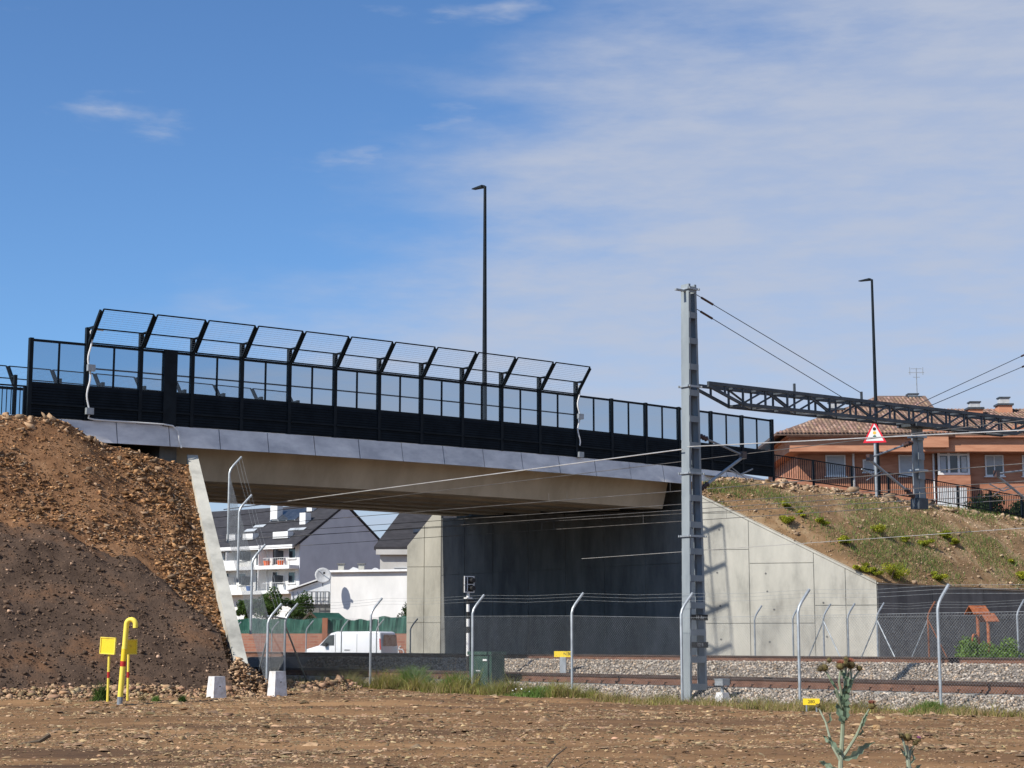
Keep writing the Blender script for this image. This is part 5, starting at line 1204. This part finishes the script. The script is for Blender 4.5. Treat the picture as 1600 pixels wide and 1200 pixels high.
def tree(name, c, h, rad, n, ls, m, label, crown_z=.62, sq=.9):
    th = thing(name, c, label, 'tree'); cv = Vector(c)
    mb = MB(); mb.tube([cv - UP * .2, cv + UP * h * .3, cv + UP * h * .62], [rad * .10, rad * .075, rad * .04], 8)
    for k in range(7):
        a = k * 2.4; mb.tube([cv + UP * h * (.28 + .04 * k), cv + UP * h * (.5 + .04 * k) + Vector((math.cos(a), math.sin(a), 0)) * rad * .6], [rad * .04, rad * .012], 6)
    mb.build('trunk', 'bark', th)
    cl = 26; P = []
    for k in range(cl):
        d_ = rng.normal(0, 1, 3); d_ /= np.linalg.norm(d_); k0 = d_ * rad * rng.uniform(.35, .85); q = rng.normal(0, 1, (n // cl, 3)); q /= np.linalg.norm(q, axis=1)[:, None]
        P.append(k0 + q * rad * rng.uniform(.22, .36) * rng.random((n // cl, 1)) ** .35)
    P = np.concatenate(P); P[:, 2] *= sq; P += np.array([cv.x, cv.y, cv.z + h * crown_z]); v = leaves(P, rng.uniform(.6, 1.3, len(P)) * ls)
    bulk('crown', v[0], v[1], m, th, None, v[2]); return th
Yt = 116
for x, yt, rad, lab in ((420, 922, 1.35, 'rounded green tree before the white terraced house balconies'), (468, 927, 1.45, 'broad green tree in front of the metal lean-to shed'), (392, 934, .9, 'small green tree half hidden by the wing wall fence')):
    top = at_y(x, yt, Yt); tree('garden_tree', (top.x, Yt + rng.uniform(-1, 1), .05), top.z, rad, 5200, .15, 'leaf', lab, 1 - rad * .82 / top.z)
top = at_y(637, 925, 122); tree('cypress_tree', (top.x + .25, 122, 0), top.z + .2, 1.2, 4200, .16, 'leaf_dark', 'dark evergreen at the right end of the blank white wall', .52, 1.9)
# yellow-green shrubs on the right slope
def on_slope(x, y):
    r = ray(x, y)
    for k in np.linspace(58, 92, 500):
        p = CAM + r * k; u = p.dot(B)
        if u < UA: continue
        va, _ = rslope(np.array([u]), np.array([0.])); vb_, _ = rslope(np.array([u]), np.array([1.])); s = (p.dot(D) - va[0]) / (vb_[0] - va[0])
        if 0 <= s <= 1:
            z = rslope(np.array([u]), np.array([s]))[1][0]
            if p.z <= z: return Vector((p.x, p.y, z))
    return None
for i, (x, y, w) in enumerate(((1283, 818, 12), (1316, 849, 12), (1235, 822, 14), (1368, 833, 16), (1345, 893, 15), (1392, 905, 22), (1366, 900, 14), (1442, 853, 13), (1475, 840, 12), (1488, 850, 10), (1466, 908, 12), (1597, 908, 14), (1252, 806, 8), (1412, 846, 9), (1580, 880, 9), (1225, 792, 8))):
    p = on_slope(x, y)
    if p is None: continue
    rad = w * p.y / FPX
    bush('broom_shrub', p - UP * .03, rad * rng.uniform(.8, 1.15), 1500, .065, 'shrub_yellow', 'yellow-green flowering shrub growing on the dry right embankment', 'shrub', .55, 'yellow-green shrubs scattered on the right embankment')
for x, y, w, lab in ((1520, 1000, 30, 'leafy green weeds around the rust orange marker posts'), (1570, 985, 30, 'taller green weeds against the low dark wall'), (1556, 1010, 20, 'grey-green weed clump before the rust orange marker posts')):
    p = at_u(x, 1027, 46.0); bush('weed_clump', (p.x, p.y, .8), w * p.y / FPX, 2600, .10, 'grass_green', lab, 'weeds', .8, clumps=14)
# bushes behind the railing at the right
for x, y, w, lab in ((1540, 775, 34, 'dark green hedge bush behind the black railing near the brick house'), (1592, 785, 30, 'dark green bush at the end of the black railing')):
    p = at_y(x, y, 90); bush('hedge_bush', (p.x, 90, p.z - 1.2), w * 90 / FPX, 3200, .16, 'leaf_dark', lab, 'bush', .9, clumps=12)
# grass along the fence
def grass_band(n, x0, x1, ulo, uhi, hmin, hmax, dens):
    v = rng.uniform(0, 1, n); xs_ = x0 + (x1 - x0) * v; r = (xs_ - 800) / FPX / 1.011; u = rng.uniform(ulo, uhi, n)
    Y = u / (B.y + B.x * r); X = r * Y; keep = rng.random(n) < dens(xs_, u) * np.clip(.55 + 1.6 * fbm(X * 1.3, Y * 1.3, 3, 401), .05, 1); X, Y, u, xs_ = X[keep], Y[keep], u[keep], xs_[keep]
    edge_ = fbm(X * .8, Y * .8, 3, 431); k_ = u > 28.25 + 2.6 * edge_; X, Y, u, xs_ = X[k_], Y[k_], u[k_], xs_[k_]
    clump = np.clip(.85 + 3.8 * fbm(X * 1.9, Y * 1.9, 3, 411), .2, 2.2)
    h = rng.uniform(hmin, hmax, len(X)) * clump
    return np.stack([X, Y, np.maximum(gz(X, Y), .0)], -1), h, xs_
dn = lambda x, u: np.where(x < 930, 1.0, .42) * sstep(440, 520, x)
P, h, xx = grass_band(240000, 430, 1640, 27.2, 30.1, .12, .48, dn)
h = h * (1 - .55 * sstep(860, 960, xx))
k = rng.random(len(P)) < np.where(xx < 930, .62, .35)
a = cat(blades(P[k], h[k], rng.uniform(.010, .022, k.sum()), .7)); bulk('grass_strip', a[0], a[1], 'grass', tint=a[2])
k2 = (~k); a = blades(P[k2], h[k2] * .85, rng.uniform(.008, .016, k2.sum()), .9); bulk('dry_grass_strip', a[0], a[1], 'straw', tint=a[2])
def tuft(name, x, y, z, n, hh, spread, m, label, catg='weed', u=None):
    p = at_z(x, y, z) if u is None else at_u(x, y, u); c = np.array([p.x, p.y, z])
    q = rng.normal(0, spread, (n, 3)); q[:, 2] = 0
    a = blades(c + q, rng.uniform(.45, 1, n) * hh * np.exp(-(np.linalg.norm(q, axis=1) / spread / 2) ** 2), rng.uniform(.012, .03, n), .6, segs=3)
    o = bulk(name, a[0], a[1], m, None, None, a[2]); return tag(o, label, catg)
tuft('grass_tuft', 648, 1072, .12, 2600, .95, .34, 'grass_green', 'tall bright green grass tuft by the track left of the cabinet', 'grass tuft', 29.9)
tuft('grass_tuft', 715, 1075, .12, 1800, .75, .36, 'grass_green', 'green grass tuft at the foot of the green cabinet', 'grass tuft', 29.7)
tuft('grass_tuft', 1455, 1105, .05, 1300, .34, .20, 'grass_green', 'green grass tuft beside a fence post at the ballast edge', 'grass tuft', 29.3)
tuft('grass_tuft', 850, 1098, .10, 2200, .38, .45, 'grass_green', 'low green weed patch with white specks by the dirt edge', 'grass tuft', 28.9)
pp = at_u(850, 1098, 28.9); n = 46; q = np.stack([pp.x + rng.normal(0, .45, n), pp.y + rng.normal(0, .35, n), .1 + rng.uniform(.04, .22, n)], -1)
v = leaves(q, rng.uniform(.03, .07, n), .8); tag(bulk('white_flowers', v[0], v[1], 'white_paint', None, 'stuff', v[2]), 'white flowers in the weeds', 'flowers')
for nm in ('white_flowers',):
    o = bpy.data.objects[nm]; del o['category']; del o['label']
tuft('weed', 158, 1096, .16, 420, .62, .10, 'leaf', 'upright leafy green weed below the left yellow marker plate')
tuft('weed', 243, 1098, .14, 500, .22, .05, 'grass_green', 'small green weed on the dirt right of the yellow pipe')
tuft('weed', 285, 1098, .14, 500, .22, .05, 'leaf', 'second small green weed between the yellow pipe and white block')
tuft('weed', 222, 1096, .14, 300, .20, .05, 'straw', 'pale dry weed just right of the yellow pipe')
# dry stalks by the tracks
st_ = MB()
for i in range(34):
    x = random.uniform(470, 1480); p = at_u(x, 1060, random.choice((29.9, 34.9, 36.4))); h = random.uniform(.35, 1.1); w = random.uniform(-.15, .15)
    st_.tube([Vector((p.x, p.y, 0)), Vector((p.x + w * .4, p.y, h * .6)), Vector((p.x + w, p.y, h))], [.006, .005, .002], 4, False)
st_.build('dry_stalks', M['straw'], kind='stuff'); solid_tint(bpy.data.objects['dry_stalks'])
# ------------------------------------------------------------------ thistles
def thistle(x, yt, Y, label, big):
    bz = float(gz(np.array(0.), np.array(Y))); top = at_y(x, yt, Y); base = Vector((top.x - (.03 if big else 0), Y, bz)); H = top.z - bz
    th = thing('thistle', base, label, 'thistle'); S = MB(); heads = []; lv = []
    px = lambda xx, yy, dy=0: at_y(xx, yy, Y + dy)
    if big:
        main = [base, px(1313, 1198), px(1316, 1150, .02), px(1318, 1105), px(1320, 1070, -.02), px(1322, 1042)]
        br_ = [[px(1314, 1190), px(1300, 1165), px(1290, 1128, .05), px(1279, 1106, .08)], [px(1316, 1185), px(1338, 1150, -.04), px(1350, 1122, -.03), px(1358, 1108)],
               [px(1318, 1110), px(1306, 1075, .04), px(1292, 1052, .06), px(1288, 1046, .06)], [px(1319, 1105), px(1311, 1065, -.06), px(1313, 1048, -.05)], [px(1319, 1100), px(1331, 1068), px(1329, 1044, .04)],
               [px(1319, 1096), px(1322, 1062, .07), px(1318, 1045, .09)], [px(1318, 1120), px(1311, 1092, -.05), px(1306, 1078, -.07)], [px(1320, 1088), px(1334, 1060, .05), px(1343, 1047, .06)]]
        hp = [(1288, 1043, .06, 'thistle_head', .022), (1282, 1045, .05, 'thistle_head', .018), (1313, 1041, -.05, 'reddish', .024), (1329, 1039, .04, 'reddish', .026), (1320, 1037, 0, 'thistle_head', .022), (1343, 1044, .06, 'thistle_head', .017), (1362, 1103, 0, 'reddish', .022), (1278, 1103, .08, 'thistle_head', .013), (1296, 1032, .04, 'thistle_head', .014), (1322, 1029, .02, 'thistle_head', .013)]
        lp = [((1316, 1186), (1367, 1160), .06), ((1318, 1108), (1322, 1070), .065), ((1317, 1130), (1307, 1098), .05), ((1314, 1178), (1293, 1150), .035), ((1305, 1075), (1296, 1058), .02), ((1338, 1150), (1352, 1130), .025), ((1319, 1125), (1326, 1090), .045), ((1312, 1205), (1280, 1190), .05), ((1319, 1100), (1312, 1070), .03), ((1320, 1080), (1333, 1062), .04), ((1318, 1095), (1303, 1080), .035), ((1321, 1062), (1314, 1046), .03), ((1300, 1162), (1284, 1148), .03), ((1345, 1130), (1356, 1118), .025), ((1292, 1130), (1300, 1112), .025), ((1320, 1072), (1328, 1050), .03), ((1312, 1230), (1350, 1215), .07)]
    else:
        main = [base, px(1420, 1198), px(1416, 1165)]; br_ = [[px(1419, 1196), px(1423, 1172, .03), px(1428, 1165)], [px(1419, 1190), px(1412, 1160, -.03), px(1409, 1152)]]
        hp = [(1418, 1152, 0, 'thistle_head', .026), (1409, 1150, -.03, 'thistle_head', .016), (1430, 1161, 0, 'thistle_head', .016), (1435, 1156, 0, 'purple', .014)]
        lp = [((1420, 1195), (1430, 1168), .025), ((1418, 1185), (1406, 1168), .02), ((1419, 1215), (1440, 1195), .05)]
    S.tube(main, [.018, .017, .015, .013, .010, .007][:len(main)], 7)
    for b_ in br_: S.tube(b_, list(np.linspace(.011, .0055, len(b_))), 6)
    S.build('stem', 'thistle', th, smooth=True)
    solid_tint(th.children[0] if th.children else [o for o in bpy.data.objects if o.parent == th][0])
    for xx, yy, dy, m_, r in hp:
        r *= 1.25; c = px(xx, yy, dy); hb = MB().ball(c, r, .85, 10, 6)
        for k in range(30):
            d_ = Vector(rng.normal(0, 1, 3)).normalized(); hb.tube([c + d_ * r * .8, c + d_ * r * 1.55], [.0022, .0004], 3, False)
        hb.build('flower_head', 'thistle_head', th)
        if m_ != 'thistle_head':
            pb_ = MB()
            for k in range(40):
                d_ = Vector((*rng.normal(0, .45, 2), 1)).normalized(); pb_.tube([c + d_ * r * .6, c + d_ * r * 1.5], [.003, .001], 3, False)
            pb_.build('petals', m_, th)
    for (x0, y0), (x1, y1), w in lp:
        a, b_ = px(x0, y0), px(x1, y1, rng.uniform(-.08, .08)); L_ = b_ - a; sd_ = L_.cross(Vector((0, 1, .3))).normalized(); nrm = L_.cross(sd_).normalized(); m_ = MB(); k = 9; vv = []
        for i in range(k + 1):
            t = i / k; ww = w * math.sin(math.pi * min(1, .12 + t * .88)) * (1 if i % 2 else .5) * .55; c = a + L_ * t - UP * .03 * math.sin(t * 3.1) * 0 + nrm * .03 * math.sin(t * 6)
            vv += [c - sd_ * ww + nrm * .012, c, c + sd_ * ww + nrm * .012]
        m_.add(vv, [(3 * i + j, 3 * i + j + 1, 3 * i + 4 + j, 3 * i + 3 + j) for i in range(k) for j in (0, 1)])
        solid_tint(m_.build('leaf', 'thistle_leaf', th))
thistle(1322, 1040, 12.0, 'tall grey-green thistle with branching stems on the bare dirt', True)
thistle(1418, 1150, 12.3, 'short pale thistle with one dark head beside the tall thistle', False)
# larger loose stones and a stick on the field
for x, y, s, lab in ((1037, 1158, .16, 'rounded ochre stone lying on the dirt field'), (1112, 1193, .15, 'pale brown stone at the edge of the dirt field'), (788, 1104, .24, 'flat tan slab at the grass edge'), (1370, 1143, .22, 'whitish broken stone behind the tall thistle'), (240, 1152, .20, 'dark cleft stone on the left of the dirt field'), (1200, 1195, .20, 'flat grey-brown stone beside the tall thistle'), (880, 1196, .16, 'pale grey stone near the dry stick')):
    p = at_z(x, y, 0.03); o = rocks('loose_stone', np.array([[p.x, p.y, float(gz(np.array(p.x), np.array(p.y))) + s * .15]]), np.array([s]), 'chip', None, (.8, .55), .2, np.array([[1.25, 1.2, 1.1]]), None); tag(o, lab, 'stone')
p = at_z(855, 1198, .02); tag(MB().tube([p, p + Vector((.12, .5, .10)), p + Vector((.26, .9, .17))], [.012, .010, .006], 6).build('dry_stick', 'bark'), 'thin dark stick lying on the dirt field', 'stick')
p = at_z(30, 1163, .02); tag(MB().tube([p, p + Vector((.25, .1, .03)), p + Vector((.40, .15, .13))], [.02, .03, .035], 6).build('root_piece', 'bark'), 'curled grey root piece on the left of the dirt field', 'wood')
